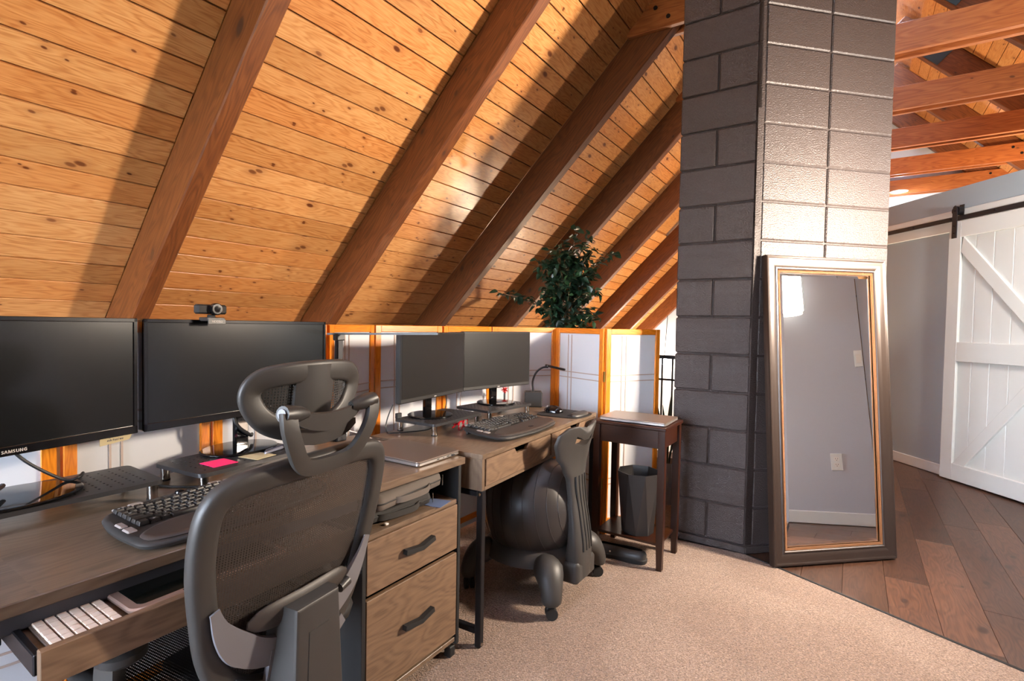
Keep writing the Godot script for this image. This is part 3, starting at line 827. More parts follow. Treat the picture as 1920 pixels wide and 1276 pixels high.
# a closed laptop: w along x, d along z
func laptop(called, label, p, turn, w, d, ports):
	var t = thing(called, label, "laptop", p, turn)
	var r = rrect(w, d, 0.012, 4)
	obj("base", MB.new().loft(r, [[0.004, 0.002], [0.0, 0.005], [0.0, 0.0125], [0.0008, 0.0132]], flat(0, 0, 0)), M.silver_edge, t)
	obj("lid", MB.new().loft(r, [[0.001, 0.0142], [0.0, 0.015], [0.0, 0.0188], [0.001, 0.0198]], flat(0, 0, 0)), M.silver, t)
	obj("seam", MB.new().loft(r, [[0.003, 0.013], [0.003, 0.0143]], flat(0, 0, 0)), M.matte_black, t)
	for e in [[-1, -1], [1, -1], [-1, 1], [1, 1]]:
		obj("foot", bx(V(e[0] * w * 0.42, 0.0012, e[1] * d * 0.4), V(0.03, 0.0026, 0.01)), M.rubber, t)
	if ports:
		for q in [[-0.07, 0.012], [-0.045, 0.014], [-0.02, 0.005], [0.01, 0.012]]:
			obj("port", bx(V(w / 2, 0.0088, q[0]), V(0.001, 0.003, q[1])), M.matte_black, t)
		obj("usb_receiver", bx(V(w / 2 + 0.004, 0.0088, -0.07), V(0.01, 0.005, 0.013), 0.001), M.plastic, t)
	return t

# a perforated shelf on four chrome legs
func riser(label, p, turn, ht = 0.055):
	var t = thing("monitor_riser", label, "stand", p, turn)
	var m = MB.new()
	var W = 0.235
	var D = 0.37
	var nx = 8
	var nz = 13
	var px = 0.023
	var pz = 0.025
	var inner = Vector2(nx * px / 2, nz * pz / 2)
	var out = rrect(W, D, 0.018, 5)
	var th = 0.012
	for side in 2:
		var y = ht - 0.0005 if side == 0 else ht - th
		for i in out.size():
			var j = (i + 1) % out.size()
			var a = out[i]; var b = out[j]
			var ia = a.clamp(-inner, inner); var ib = b.clamp(-inner, inner)
			var q = [V(a.x, y, a.y), V(b.x, y, b.y), V(ib.x, y, ib.y), V(ia.x, y, ia.y)]
			if side == 0: m.quad(q[0], q[1], q[2], q[3])
			else: m.quad(q[3], q[2], q[1], q[0])
		for ix in nx:
			for iz in nz:
				var c = Vector2((ix + 0.5) * px, (iz + 0.5) * pz) - inner
				var sq = []
				var ho = []
				for k in 8:
					var a = TAU * (k + 0.5) / 8
					ho.append(c + Vector2(cos(a), sin(a)) * Vector2(0.0042, 0.0032))
					var e = Vector2(cos(a), sin(a))
					e /= maxf(absf(e.x), absf(e.y))
					# octagon corners pushed out to the cell's edge, cell corners included
					sq.append(c + Vector2(e.x * px / 2, e.y * pz / 2))
				for k in 8:
					var l = (k + 1) % 8
					var q = [V(sq[k].x, y, sq[k].y), V(sq[l].x, y, sq[l].y), V(ho[l].x, y, ho[l].y), V(ho[k].x, y, ho[k].y)]
					if side == 0: m.quad(q[0], q[1], q[2], q[3])
					else: m.quad(q[3], q[2], q[1], q[0])
					if k % 2 == 0:
						var cc = V(c.x + px / 2 * signf(cos(TAU * (k + 1) / 8)) , y, c.y + pz / 2 * signf(sin(TAU * (k + 1) / 8)))
						if absf(cos(TAU * (k + 1) / 8)) > 0.3 and absf(sin(TAU * (k + 1) / 8)) > 0.3:
							if side == 0: m.tri(q[0], cc, q[1])
							else: m.tri(q[1], cc, q[0])
					if side == 0:
						var dn = V(0, ht - th - y, 0)
						m.quad(q[3], q[2], q[2] + dn, q[3] + dn)
	for i in out.size():
		var j = (i + 1) % out.size()
		m.quad(V(out[i].x, ht - th, out[i].y), V(out[j].x, ht - th, out[j].y), V(out[j].x, ht - 0.0005, out[j].y), V(out[i].x, ht - 0.0005, out[i].y))
	obj("plate", m, M.perforated, t, Transform3D(), 30.0)
	for e in [[-1, -1], [1, -1], [-1, 1], [1, 1]]:
		var l = obj("leg", MB.new().lathe([[0.0, 0.004], [0.0125, 0.004], [0.0125, ht - th], [0.0, ht - th]], 16, at(e[0] * 0.097, 0, e[1] * 0.163)), M.chrome, t)
		obj("foot", MB.new().lathe([[0.0, 0.0], [0.0135, 0.0], [0.0135, 0.005], [0.0, 0.005]], 16, at(e[0] * 0.097, 0, e[1] * 0.163)), M.rubber, l)
	return t

# screen plane at local x = sx; the foot of the stand is the origin
func monitor(label, p, turn, w, h, bottom, sx, side, base_r, glossy, word):
	var t = thing("monitor", label, "monitor", p, turn)
	var rim = 0.011 if glossy else 0.006
	var chin = 0.022 if glossy else 0.019
	obj("stand_base", MB.new().lathe([[0.0, 0.0], [base_r * 0.97, 0.0], [base_r, 0.003], [base_r, 0.006], [base_r * 0.96, 0.009], [0.0, 0.0105]], 40, Transform3D(), 0.8 if glossy else 1.0, 1.0), M.gloss_black, t)
	obj("stand_neck", bx(V(sx - 0.045, (bottom + 0.1) / 2, side), V(0.022, bottom + 0.1, 0.05), 0.005), M.gloss_black, t)
	var hs = obj("housing", bx(V(sx - 0.017, bottom + h / 2, side), V(0.03, h, w), 0.004), M.bezel if glossy else M.plastic, t)
	obj("rear_cover", bx(V(sx - 0.042, bottom + h * 0.5, side), V(0.024, h * 0.7, w * 0.75), 0.01), M.plastic, hs)
	var yl = bottom + chin
	obj("screen", bx(V(sx - 0.0012, (yl + bottom + h - rim) / 2, side), V(0.0016, h - rim - chin, w - rim * 2)), M.panel_gloss if glossy else M.panel_matte, t, Transform3D(), 0.0)
	if glossy:
		for q in [[bottom + h - rim / 2, rim], [bottom + chin / 2, chin]]:
			obj("bezel", bx(V(sx + 0.0005, q[0], side), V(0.004, q[1], w), 0.0012), M.bezel, t)
		for e in [-1, 1]:
			obj("bezel", bx(V(sx + 0.0005, bottom + h / 2, side + e * (w / 2 - rim / 2)), V(0.004, h, rim), 0.0012), M.bezel, t)
	var ts = Basis(V(0, 1, 0), PI / 2)
	text("brand_mark", word, 0.0075 if glossy else 0.0065, M.legend, t, Transform3D(ts, V(sx + (0.003 if glossy else 0.0002), bottom + chin * 0.5 - 0.001, side - (0.05 if side > 0.05 else 0.0))), 0.0004)
	if glossy:
		obj("cable_bundle", MB.new().tube(smooth(PackedVector3Array([V(sx - 0.06, bottom + 0.08, side + 0.02), V(sx - 0.03, bottom - 0.02, side + 0.03), V(sx - 0.025, 0.04, side - 0.02), V(sx - 0.07, 0.03, side - 0.06)]), 5), 0.006, 7), M.cable, t)
	return t

func wave_keyboard(label, p, turn):
	var t = thing("ergonomic_keyboard", label, "keyboard", p, turn)
	var tilt = Basis(V(0, 0, 1), deg_to_rad(-4.0))
	var lift = 0.0188
	var xf = Transform3D(tilt, V(0, lift, 0))
	var out = smooth2([Vector2(0.118, -0.225), Vector2(0.142, -0.08), Vector2(0.146, 0.04), Vector2(0.118, 0.225), Vector2(0.04, 0.25), Vector2(-0.06, 0.245), Vector2(-0.118, 0.22), Vector2(-0.132, 0.08), Vector2(-0.136, -0.06), Vector2(-0.112, -0.21), Vector2(-0.05, -0.245), Vector2(0.05, -0.25)], 5)
	obj("body", MB.new().loft(out, [[0.012, -0.008], [0.002, -0.004], [0.0, 0.003], [0.004, 0.009], [0.012, 0.012]], xf * flat(0, 0, 0)), M.plastic, t)
	var wr = smooth2([Vector2(0.075, -0.236), Vector2(0.112, -0.218), Vector2(0.134, -0.11), Vector2(0.140, 0.02), Vector2(0.132, 0.13), Vector2(0.112, 0.218), Vector2(0.065, 0.236), Vector2(0.042, 0.17), Vector2(0.034, 0.06), Vector2(0.036, -0.06), Vector2(0.034, -0.16), Vector2(0.052, -0.215)], 5)
	obj("wrist_rest", MB.new().loft(wr, [[0.003, 0.006], [0.001, 0.013], [0.005, 0.0175], [0.011, 0.019]], xf * flat(0, 0, 0)), M.wrist, t)
	obj("wrist_badge", MB.new().loft(rrect(0.016, 0.03, 0.003, 3), [[0.0, 0.0], [0.0008, 0.0015]], xf * flat(0.105, 0.0185, 0)), M.bezel, t)
	for z in [-0.19, 0.19]: obj("rear_foot", bx(V(-0.1, 0.0115, z), V(0.012, 0.022, 0.03), 0.002), M.plastic, t)
	var shapes = {}
	var cap = func(w):
		if not shapes.has(w):
			shapes[w] = MB.new().loft(rrect(0.0172, w - 0.002, 0.002, 2), [[0.0, 0.0], [0.0004, 0.004], [0.0024, 0.0085]], flat(0, 0, 0)).build(30.0)
		return shapes[w]
	var U = 0.0188
	var rows = [
		[-0.088, ["Esc", "F1", "F2", "F3", "F4", "F5", "F6", "F7", "F8", "F9", "F10", "F11", "F12"], [1.0], 0.55],
		[-0.066, ["`", "1", "2", "3", "4", "5", "6", "7", "8", "9", "0", "-", "=", "Back"], [1.0], 1.0],
		[-0.0465, ["Tab", "Q", "W", "E", "R", "T", "Y", "U", "I", "O", "P", "[", "]", "\\"], [1.5], 1.0],
		[-0.027, ["Caps", "A", "S", "D", "F", "G", "H", "J", "K", "L", ";", "'", "Enter"], [1.75], 1.0],
		[-0.0075, ["Shift", "Z", "X", "C", "V", "B", "N", "M", ",", ".", "/", "Shift"], [2.25], 1.0],
		[0.0125, ["Ctrl", "Win", "Alt", "", "Alt", "Fn", "Ctrl"], [1.25], 1.0]]
	var place = func(x, y, w, word):
		var wave = 0.0035 * cos(y * 26.0) + 0.002
		var k = obj("key", cap.call(w), M.key, t, xf * at(x, 0.0105 + wave, -y))
		if word.length() > 0 and word.length() < 4:
			text("legend", word, 0.0034 if word.length() == 1 else 0.0026, M.legend, k, Transform3D(Basis(V(0, 0, -1), V(-1, 0, 0), V(0, 1, 0)), V(0.0, 0.0085, 0.0)), 0.0003)
	for r in rows:
		var y = -0.212
		var words = r[1]
		for i in words.size():
			var w = U
			if i == 0: w = U * r[2][0]
			if r[0] > 0.01:
				w = U * 1.25
				if i == 3: w = U * 6.0
			elif i == words.size() - 1:
				w = (-0.212 + 15.0 * U) - y
				if r[0] < -0.08: w = U
			elif r[0] < -0.08: w = U * 1.1
			w = snappedf(w, 0.0001)
			place.call(r[0], y + w / 2, w, words[i])
			y += w
	for c in 3:
		for r in [0, 1, 2, 5]:
			place.call(rows[r][0], 0.084 + c * U, U, "")
	place.call(rows[4][0], 0.084 + U, U, "")
	for c in 4:
		for r in [1, 2, 3, 4, 5]:
			place.call(rows[r][0], 0.148 + c * U, U, ["7", "8", "9", "-", "4", "5", "6", "+", "1", "2", "3", "", "0", ".", "", ""][((r - 2) * 4 + c) % 16] if r > 1 else "")
	for q in [[-0.105, -0.19, 0.03, 0.02], [-0.112, -0.155, 0.03, 0.016], [-0.118, 0.045, 0.035, 0.016], [-0.114, 0.085, 0.035, 0.016], [-0.012, -0.231, 0.016, 0.028], [0.024, -0.231, 0.020, 0.028]]:
		obj("media_key", bx(V(q[0], 0.0125, -q[1]), V(q[3], 0.006, q[2]), 0.0025), M.key_grey, t, xf)
	obj("media_dial", MB.new().lathe([[0.0, 0.008], [0.010, 0.006], [0.012, 0.0]], 18, at(-0.116, 0.011, 0.05)), M.bezel, t, xf)
	for i in 5:
		obj("media_key", bx(V(-0.113 + (i % 2) * 0.012, 0.012, 0.11 - (i / 2) * 0.03), V(0.006, 0.004, 0.024), 0.0015), M.plastic_soft, t, xf)

func mouse(label, p, turn):
	var t = thing("computer_mouse", label, "mouse", p, turn)
	var P = []
	for i in 13:
		var u = float(i) / 12
		var row = PackedVector3Array()
		var w = 0.034 * sqrt(maxf(0.0, 1.0 - pow(absf(u * 2 - 1), 3.0))) + 0.0005
		var h = 0.038 * pow(sin(PI * clampf(u * 0.9 + 0.05, 0, 1)), 0.6)
		for j in 17:
			var a = PI * j / 16
			row.append(V(-0.055 + u * 0.11, 0.002 + h * sin(a), w * cos(a)))
		P.append(row)
	var m = MB.new().grid(P)
	m.fix()
	obj("shell", m, M.bezel, t, Transform3D(), 60.0)
	obj("wheel", MB.new().rod(V(-0.032, 0.031, -0.003), V(-0.032, 0.031, 0.003), 0.008, 12), M.chrome, t)
	obj("skid", bx(V(0, 0.0012, 0), V(0.09, 0.0024, 0.05), 0.001), M.rubber, t)

func electronics():
	riser("perforated black riser under the monitor with a paper note", V(-1.672, 0.73, -0.462), 0.0)
	riser("perforated black riser holding pink and tan notes", V(-1.655, 0.73, -0.895), 0.10)
	riser("perforated black riser beside the red glasses", V(-1.605, 0.737, -1.828), 0.06)
	riser("perforated black riser with the red ornament behind its monitor", V(-1.60, 0.737, -2.265), -0.06)
	monitor("glossy black monitor with a paper note taped to its bottom edge", V(-1.655, 0.785, -0.37), 0.2095, 0.6525, 0.322, 0.114, 0.035, 0.07, 0.13, true, "SAMSUNG")
	monitor("glossy black monitor with a webcam clipped on top", V(-1.722, 0.785, -0.945), 0.0887, 0.6525, 0.3235, 0.112, 0.012, -0.025, 0.125, true, "SAMSUNG")
	monitor("slim matte monitor behind the red glasses", V(-1.641, 0.792, -1.80), 0.134, 0.508, 0.302, 0.087, 0.032, 0.007, 0.105, false, "acer")
	monitor("slim matte monitor next to the small desk lamp", V(-1.63, 0.792, -2.316), -0.17, 0.516, 0.307, 0.086, 0.02, 0.0, 0.105, false, "acer")
	wave_keyboard("black wave shaped keyboard in front of the two largest monitors", V(-1.345, 0.73, -0.70), 0.09)
	wave_keyboard("black wave shaped keyboard between the red glasses and the mouse pad", V(-1.31, 0.737, -1.985), 0.03)
	laptop("laptop", "closed silver laptop lying on the desk above the drawers", V(-1.388, 0.73, -1.39), 0.02, 0.335, 0.228, true)
	# mouse pad with a wrist cushion
	var t = thing("mouse_pad", "black mouse pad with a raised wrist cushion", "mouse pad", V(-1.32, 0.737, -2.5), 0.0)
	var out = smooth2([Vector2(0.12, -0.06), Vector2(0.14, 0.03), Vector2(0.12, 0.13), Vector2(0.02, 0.15), Vector2(-0.1, 0.15), Vector2(-0.12, 0.02), Vector2(-0.1, -0.09), Vector2(0.02, -0.09)], 5)
	obj("mat", MB.new().loft(out, [[0.001, 0.0], [0.0, 0.001], [0.0, 0.004], [0.002, 0.005]], flat(0, 0, 0)), M.rubber, t)
	obj("wrist_cushion", MB.new().loft(smooth2([Vector2(0.108, -0.04), Vector2(0.125, 0.03), Vector2(0.11, 0.11), Vector2(0.07, 0.12), Vector2(0.055, 0.04), Vector2(0.07, -0.04)], 5), [[0.0, 0.003], [0.001, 0.010], [0.008, 0.017], [0.02, 0.020]], flat(0, 0, 0)), M.plastic_soft, t)
	mouse("glossy black mouse resting on the mouse pad", V(-1.375, 0.742, -2.51), 0.2)
	# webcam
	var w = thing("webcam", "black webcam clipped to the top of the monitor", "webcam", V(-1.694, 1.2195, -0.833), 0.0887)
	obj("clip", bx(V(0.012, 0.003, 0), V(0.046, 0.012, 0.056), 0.002), M.plastic, w)
	obj("clip_lip", bx(V(0.037, -0.004, 0), V(0.004, 0.016, 0.056), 0.001), M.plastic, w)
	obj("joint", bx(V(0.008, 0.012, 0), V(0.02, 0.012, 0.018), 0.003), M.matte_black, w)
	obj("body", bx(V(0.004, 0.034, 0), V(0.026, 0.030, 0.094), 0.005), M.matte_black, w)
	obj("lens_barrel", MB.new().lathe([[0.0, 0.0], [0.019, 0.0], [0.019, 0.012], [0.016, 0.015], [0.0, 0.015]], 20, Transform3D(Basis(V(0, 0, 1), -PI / 2), V(0.016, 0.035, -0.006))), M.bezel, w)
	obj("lens", MB.new().lathe([[0.0, 0.0155], [0.010, 0.0152]], 16, Transform3D(Basis(V(0, 0, 1), -PI / 2), V(0.0165, 0.035, -0.006))), M.gloss_black, w)
	text("brand_mark", "NEXIGO", 0.0068, M.legend, w, Transform3D(Basis(V(0, 1, 0), PI / 2), V(0.0395, -0.004, 0)), 0.0004)
	# clamp lamp: post behind the laptop and a slim bar over the second desk
	var l = thing("clamp_desk_lamp", "slim black lamp post with a long bar reaching across the desks", "lamp", V(-1.772, 0.73, -1.385))
	obj("clamp", bx(V(0, 0.015, 0), V(0.05, 0.03, 0.05), 0.004), M.steel, l)
	obj("post", bx(V(0, 0.22, 0), V(0.022, 0.40, 0.03), 0.004), M.steel, l)
	obj("head_joint", bx(V(0.0, 0.43, 0), V(0.03, 0.03, 0.042), 0.004), M.plastic, l)
	var d = (V(-1.385, 1.182, -1.53) - V(-1.83, 1.172, -1.355))
	obj("light_bar", MB.new().sweep(PackedVector3Array([V(-0.03, 0.442, 0.03), V(-0.03, 0.442, 0.03) + d]), PackedVector2Array([Vector2(-0.009, -0.004), Vector2(0.009, -0.004), Vector2(0.009, 0.004), Vector2(-0.009, 0.004)])), M.plastic, l, Transform3D(), 20.0)
	# small gooseneck lamp in an organiser
	var g = thing("gooseneck_lamp", "small black gooseneck lamp rising from a square pen holder", "lamp", V(-1.588, 0.737, -2.645), -0.99)
	var ho = obj("pen_holder", bx(V(0, 0.046, 0), V(0.072, 0.092, 0.105), 0.005), M.plastic, g)
	obj("compartment", bx(V(0.0, 0.091, -0.025), V(0.05, 0.003, 0.035)), M.matte_black, ho)
	obj("compartment", bx(V(0.0, 0.091, 0.03), V(0.05, 0.003, 0.03)), M.matte_black, ho)
	obj("neck", MB.new().tube(smooth(PackedVector3Array([V(0, 0.09, 0.0), V(0.0, 0.15, 0.005), V(0.005, 0.205, -0.015), V(0.015, 0.235, -0.05), V(0.02, 0.24, -0.085)]), 6), 0.006, 8), M.steel, g)
	obj("lamp_head", MB.new().loft(rrect(0.042, 0.125, 0.02, 5), [[0.003, 0.0], [0.0, 0.003], [0.0, 0.009], [0.003, 0.013]], Transform3D(Basis(V(1, 0, 0), deg_to_rad(-12)) * FLAT, V(0.02, 0.232, -0.125))), M.bezel, g)

# woven strands over a patch: at(u, s) gives a point, span(s) the half width
func weave(f, s0, s1, span, mid, du, ds, wid):
	var m = MB.new()
	var wmax = 0.0
	for i in 21: wmax = maxf(wmax, span.call(lerpf(s0, s1, i / 20.0)))
	var n = int(wmax * 2 / du)
	for i in n + 1:
		var u = mid - wmax + i * du
		var run = []
		var k = 26
		for j in k + 1:
			var s = lerpf(s0, s1, float(j) / k)
			if absf(u - mid) <= span.call(s): run.append(s)
			elif run.size() > 1 or j == k: 
				break
			else: run = []
		for j in run.size() - 1:
			var a = run[j]; var b = run[j + 1]
			m.quad(f.call(u - wid / 2, a), f.call(u + wid / 2, a), f.call(u + wid / 2, b), f.call(u - wid / 2, b))
	var rows = int((s1 - s0) / ds)
	for j in rows:
		var s = s0 + (j + 0.5) * ds
		var w = span.call(s)
		var k = 14
		for i in k:
			var a = mid - w + 2 * w * i / k
			var b = mid - w + 2 * w * (i + 1) / k
			var h = wid * 0.36
			m.quad(f.call(a, s - h), f.call(b, s - h), f.call(b, s + h), f.call(a, s + h))
	return m

func castor(parent, p, r = 0.027, turn = 0.0):
	var c = obj("castor", MB.new().rod(V(0, r, -0.022), V(0, r, -0.006), r, 16).rod(V(0, r, 0.006), V(0, r, 0.022), r, 16), M.matte_black, parent, Transform3D(Basis(V(0, 1, 0), turn), p))
	obj("castor_hood", bx(V(0, r * 1.5, 0), V(r * 1.5, r * 0.9, 0.012), 0.004), M.plastic, c)
	obj("castor_stem", MB.new().rod(V(0, r * 1.6, 0), V(0, r * 2.6, 0), 0.006, 8), M.steel, c)

func office_chair():
	var t = thing("office_chair", "black mesh office chair with headrest and grey lumbar yoke", "chair", V(-1.26, 0, -0.658), 0.1313)
	var phi = deg_to_rad(11.0)
	var P = func(u, s, off = 0.0):
		off -= 0.45 * u * u
		return V(0.30 + s * sin(phi) + off * cos(phi), 0.897 + s * cos(phi) - off * sin(phi), -u)
	var half = [Vector2(0, 0.020), Vector2(0.11, 0.018), Vector2(0.185, 0.006), Vector2(0.218, -0.022), Vector2(0.228, -0.075), Vector2(0.225, -0.155), Vector2(0.210, -0.245), Vector2(0.190, -0.335), Vector2(0.158, -0.405), Vector2(0.10, -0.455), Vector2(0, -0.47)]
	var loop = []
	for q in half: loop.append(P.call(q.x, q.y))
	for i in range(half.size() - 2, 0, -1): loop.append(P.call(-half[i].x, half[i].y))
	var path = smooth(PackedVector3Array(loop), 5, true)
	var nrm = V(cos(phi), -sin(phi), 0)
	var prof = PackedVector2Array()
	for i in 14:
		var a = TAU * i / 14
		prof.append(Vector2(signf(cos(a)) * pow(absf(cos(a)), 0.7) * 0.0255, signf(sin(a)) * pow(absf(sin(a)), 0.7) * 0.017))
	obj("back_frame", MB.new().sweep(path, prof, nrm, true), M.plastic_soft, t, Transform3D(), 60.0)
	var span = func(s):
		for i in half.size() - 1:
			if s <= half[i].y and s >= half[i + 1].y and i > 0:
				return lerpf(half[i].x, half[i + 1].x, (half[i].y - s) / (half[i].y - half[i + 1].y)) - 0.012
		return 0.2
	var back = weave(func(u, s): return P.call(u, s, -0.004), -0.43, 0.004, span, 0.0, 0.0056, 0.0052, 0.0040)
	tag(obj("back_mesh", back, M.mesh, t, Transform3D(), 0.0), "dark brown woven mesh", "", "", "stuff")
	# grey yoke that carries the back
	for e in [-1.0, 1.0]:
		var top = PackedVector3Array()
		for q in [Vector2(0.205, -0.215), Vector2(0.186, -0.265), Vector2(0.15, -0.315), Vector2(0.10, -0.352), Vector2(0.045, -0.372), Vector2(0.0, -0.378)]: top.append(P.call(e * q.x, q.y - 0.01, 0.022))
		var pr = PackedVector2Array([Vector2(-0.030, -0.006), Vector2(0.030, -0.006), Vector2(0.032, 0.0), Vector2(0.030, 0.006), Vector2(-0.030, 0.006), Vector2(-0.032, 0.0)])
		var sc = []
		var sp = smooth(top, 5)
		for i in sp.size(): sc.append(lerpf(0.32, 1.0, smoothstep(0.0, 0.45, float(i) / sp.size())))
		obj("yoke_arm", MB.new().sweep(sp, pr, nrm, false, sc), M.plastic_grey, t, Transform3D(), 50.0)
		obj("yoke_arm", MB.new().sweep(PackedVector3Array([P.call(e * 0.062, -0.37, 0.022), P.call(e * 0.064, -0.47, 0.022)]), PackedVector2Array([Vector2(-0.014, -0.006), Vector2(0.014, -0.006), Vector2(0.014, 0.006), Vector2(-0.014, 0.006)]), nrm), M.plastic_grey, t, Transform3D(), 30.0)
	obj("yoke_arm", MB.new().sweep(smooth(PackedVector3Array([P.call(-0.15, -0.42, 0.02), P.call(-0.08, -0.462, 0.022), P.call(0.0, -0.475, 0.022), P.call(0.08, -0.462, 0.022), P.call(0.15, -0.42, 0.02)]), 5), PackedVector2Array([Vector2(-0.018, -0.006), Vector2(0.018, -0.006), Vector2(0.018, 0.006), Vector2(-0.018, 0.006)]), nrm), M.plastic_grey, t, Transform3D(), 30.0)
	# lumbar pad and the post behind it
	var lp = PackedVector3Array()
	var ls = []
	for i in 15:
		var u = lerpf(-0.135, 0.135, i / 14.0)
		lp.append(P.call(u, -0.292 + 0.25 * u * u, 0.020))
		ls.append(maxf(0.12, pow(1.0 - pow(absf(u / 0.137), 4.0), 0.5)))
	var lprof = PackedVector2Array()
	for i in 12: lprof.append(Vector2(cos(TAU * i / 12) * 0.032, sin(TAU * i / 12) * 0.013))
	obj("lumbar_pad", MB.new().sweep(lp, lprof, nrm, false, ls), M.mesh, t, Transform3D(), 60.0)
	var ph2 = deg_to_rad(-1.0)
	var plane2 = Transform3D(Basis(V(0, 0, -1), V(sin(ph2), cos(ph2), 0), V(cos(ph2), -sin(ph2), 0)), P.call(-0.004, -0.272, 0.036))
	obj("back_post", MB.new().loft(PackedVector2Array([Vector2(-0.060, 0.0), Vector2(0.060, 0.0), Vector2(0.074, -0.30), Vector2(0.055, -0.36), Vector2(-0.055, -0.36), Vector2(-0.072, -0.30)]), [[0.0, -0.06], [0.0, 0.022], [0.003, 0.029], [0.009, 0.032]], plane2), M.plastic_soft, t, Transform3D(), 35.0)
	obj("post_panel", MB.new().loft(PackedVector2Array([Vector2(-0.03, -0.06), Vector2(0.03, -0.06), Vector2(0.042, -0.30), Vector2(-0.042, -0.30)]), [[0.0, 0.03], [0.0015, 0.0335]], plane2), M.plastic_soft, t, Transform3D(), 20.0)
	obj("lumbar_knob", MB.new().rod(P.call(0.105, -0.315, 0.03), P.call(0.135, -0.31, 0.03), 0.012, 12), M.plastic, t)
	# headrest
	var Q = func(u, s, off = 0.0):
		off -= 1.5 * u * u + 0.042
		var f = deg_to_rad(8.0)
		return V(0.30 + s * sin(f) + off * cos(f), 0.897 + s * cos(f) - off * sin(f), -u - 0.010)
	var hh = [Vector2(0, 0.213), Vector2(0.074, 0.209), Vector2(0.121, 0.197), Vector2(0.139, 0.172), Vector2(0.131, 0.140), Vector2(0.104, 0.109), Vector2(0.057, 0.089), Vector2(0, 0.082)]
	loop = []
	for q in hh: loop.append(Q.call(q.x, q.y))
	for i in range(hh.size() - 2, 0, -1): loop.append(Q.call(-hh[i].x, hh[i].y))
	var hn = V(cos(0.14), -sin(0.14), 0)
	var hprof = PackedVector2Array()
	for i in 12:
		var a = TAU * i / 12
		hprof.append(Vector2(signf(cos(a)) * pow(absf(cos(a)), 0.6) * 0.024, signf(sin(a)) * pow(absf(sin(a)), 0.7) * 0.0095))
	obj("headrest_frame", MB.new().sweep(smooth(PackedVector3Array(loop), 5, true), hprof, hn, true), M.plastic_soft, t, Transform3D(), 60.0)
	var cp = PackedVector3Array()
	for i in 9: cp.append(Q.call(0, lerpf(0.07, 0.228, i / 8.0), 0.004))
	obj("headrest_plate", MB.new().sweep(cp, PackedVector2Array([Vector2(-0.052, -0.012), Vector2(0, -0.008), Vector2(0.052, -0.012), Vector2(0.052, -0.004), Vector2(0.03, 0.004), Vector2(0, 0.007), Vector2(-0.03, 0.004), Vector2(-0.052, -0.004)]), V(1, 0, 0)), M.plastic_soft, t, Transform3D(), 40.0)
	var hspan = func(s):
		for i in hh.size() - 1:
			if s <= hh[i].y and s >= hh[i + 1].y and i > 0:
				return lerpf(hh[i].x, hh[i + 1].x, (hh[i].y - s) / (hh[i].y - hh[i + 1].y)) - 0.008
		return 0.1
	tag(obj("headrest_mesh", weave(func(u, s): return Q.call(u, s, -0.004), 0.084, 0.214, hspan, 0.0, 0.0062, 0.0058, 0.0036), M.mesh_black, t, Transform3D(), 0.0), "black woven headrest mesh", "", "", "stuff")
	# bracket between the two
	var U = []
	for q in [[-0.118, 0.155, 0.020], [-0.116, 0.125, 0.028], [-0.102, 0.088, 0.032], [-0.080, 0.050, 0.030], [-0.052, 0.030, 0.026], [0.0, 0.025, 0.024], [0.052, 0.030, 0.026], [0.080, 0.050, 0.030], [0.102, 0.088, 0.032], [0.116, 0.125, 0.028], [0.118, 0.155, 0.020]]:
		U.append(P.call(q[0], q[1], q[2] + 0.45 * q[0] * q[0]))
	obj("headrest_bracket", MB.new().sweep(smooth(PackedVector3Array(U), 5), PackedVector2Array([Vector2(-0.017, -0.006), Vector2(0, -0.008), Vector2(0.017, -0.006), Vector2(0.0185, 0.0), Vector2(0.017, 0.006), Vector2(0, 0.008), Vector2(-0.017, 0.006), Vector2(-0.0185, 0)]), nrm), M.plastic_soft, t, Transform3D(), 50.0)
	for e in [-1.0, 1.0]:
		var c0 = P.call(e * 0.128, 0.152, 0.024)
		var c1 = P.call(e * 0.062, 0.142, 0.012)
		obj("pivot", MB.new().tube(PackedVector3Array([c0, c0.lerp(c1, 0.3), c0.lerp(c1, 0.65), c1]), 0.017, 14, false, [0.95, 1.05, 0.95, 0.55]), M.plastic, t, Transform3D(), 40.0)
		obj("pivot_cap", MB.new().rod(c0, c0 + (c0 - c1).normalized() * 0.003, 0.010, 14), M.plastic_grey, t)
	for k in 2:
		var cr = []
		for i in 9:
			var u = lerpf(-0.095, 0.095, i / 8.0)
			cr.append(P.call(u, [0.118, 0.085][k] + [2.6, 1.6][k] * u * u, [0.014, 0.004][k]))
		obj("tilt_bar", MB.new().sweep(PackedVector3Array(cr), PackedVector2Array([Vector2(-0.019, -0.004), Vector2(0.019, -0.004), Vector2(0.021, 0.0), Vector2(0.019, 0.005), Vector2(-0.019, 0.005), Vector2(-0.021, 0)]), nrm, false, [0.35, 0.75, 0.9, 1.0, 1.0, 1.0, 0.9, 0.75, 0.35]), M.plastic_soft, t, Transform3D(), 40.0)
	# seat
	var sl = []
	for q in rrect(0.38, 0.50, 0.09, 4): sl.append(V(0.005 + q.x, 0.462 - 1.2 * maxf(0.0, -q.x - 0.13) * maxf(0.0, -q.x - 0.13) * 4.0, q.y))
	obj("seat_frame", MB.new().tube(PackedVector3Array(sl), 0.022, 10, true), M.matte_black, t, Transform3D(), 60.0)
	tag(obj("seat_mesh", weave(func(u, s): return V(0.005 + s, 0.470 - 4.8 * pow(maxf(0.0, -s - 0.13), 2.0), u), -0.18, 0.18, func(_s): return 0.235, 0.0, 0.0062, 0.0060, 0.0042), M.mesh_black, t, Transform3D(), 0.0), "black woven seat mesh", "", "", "stuff")
	obj("seat_pan", bx(V(0.08, 0.425, 0), V(0.28, 0.035, 0.24), 0.01), M.plastic, t)
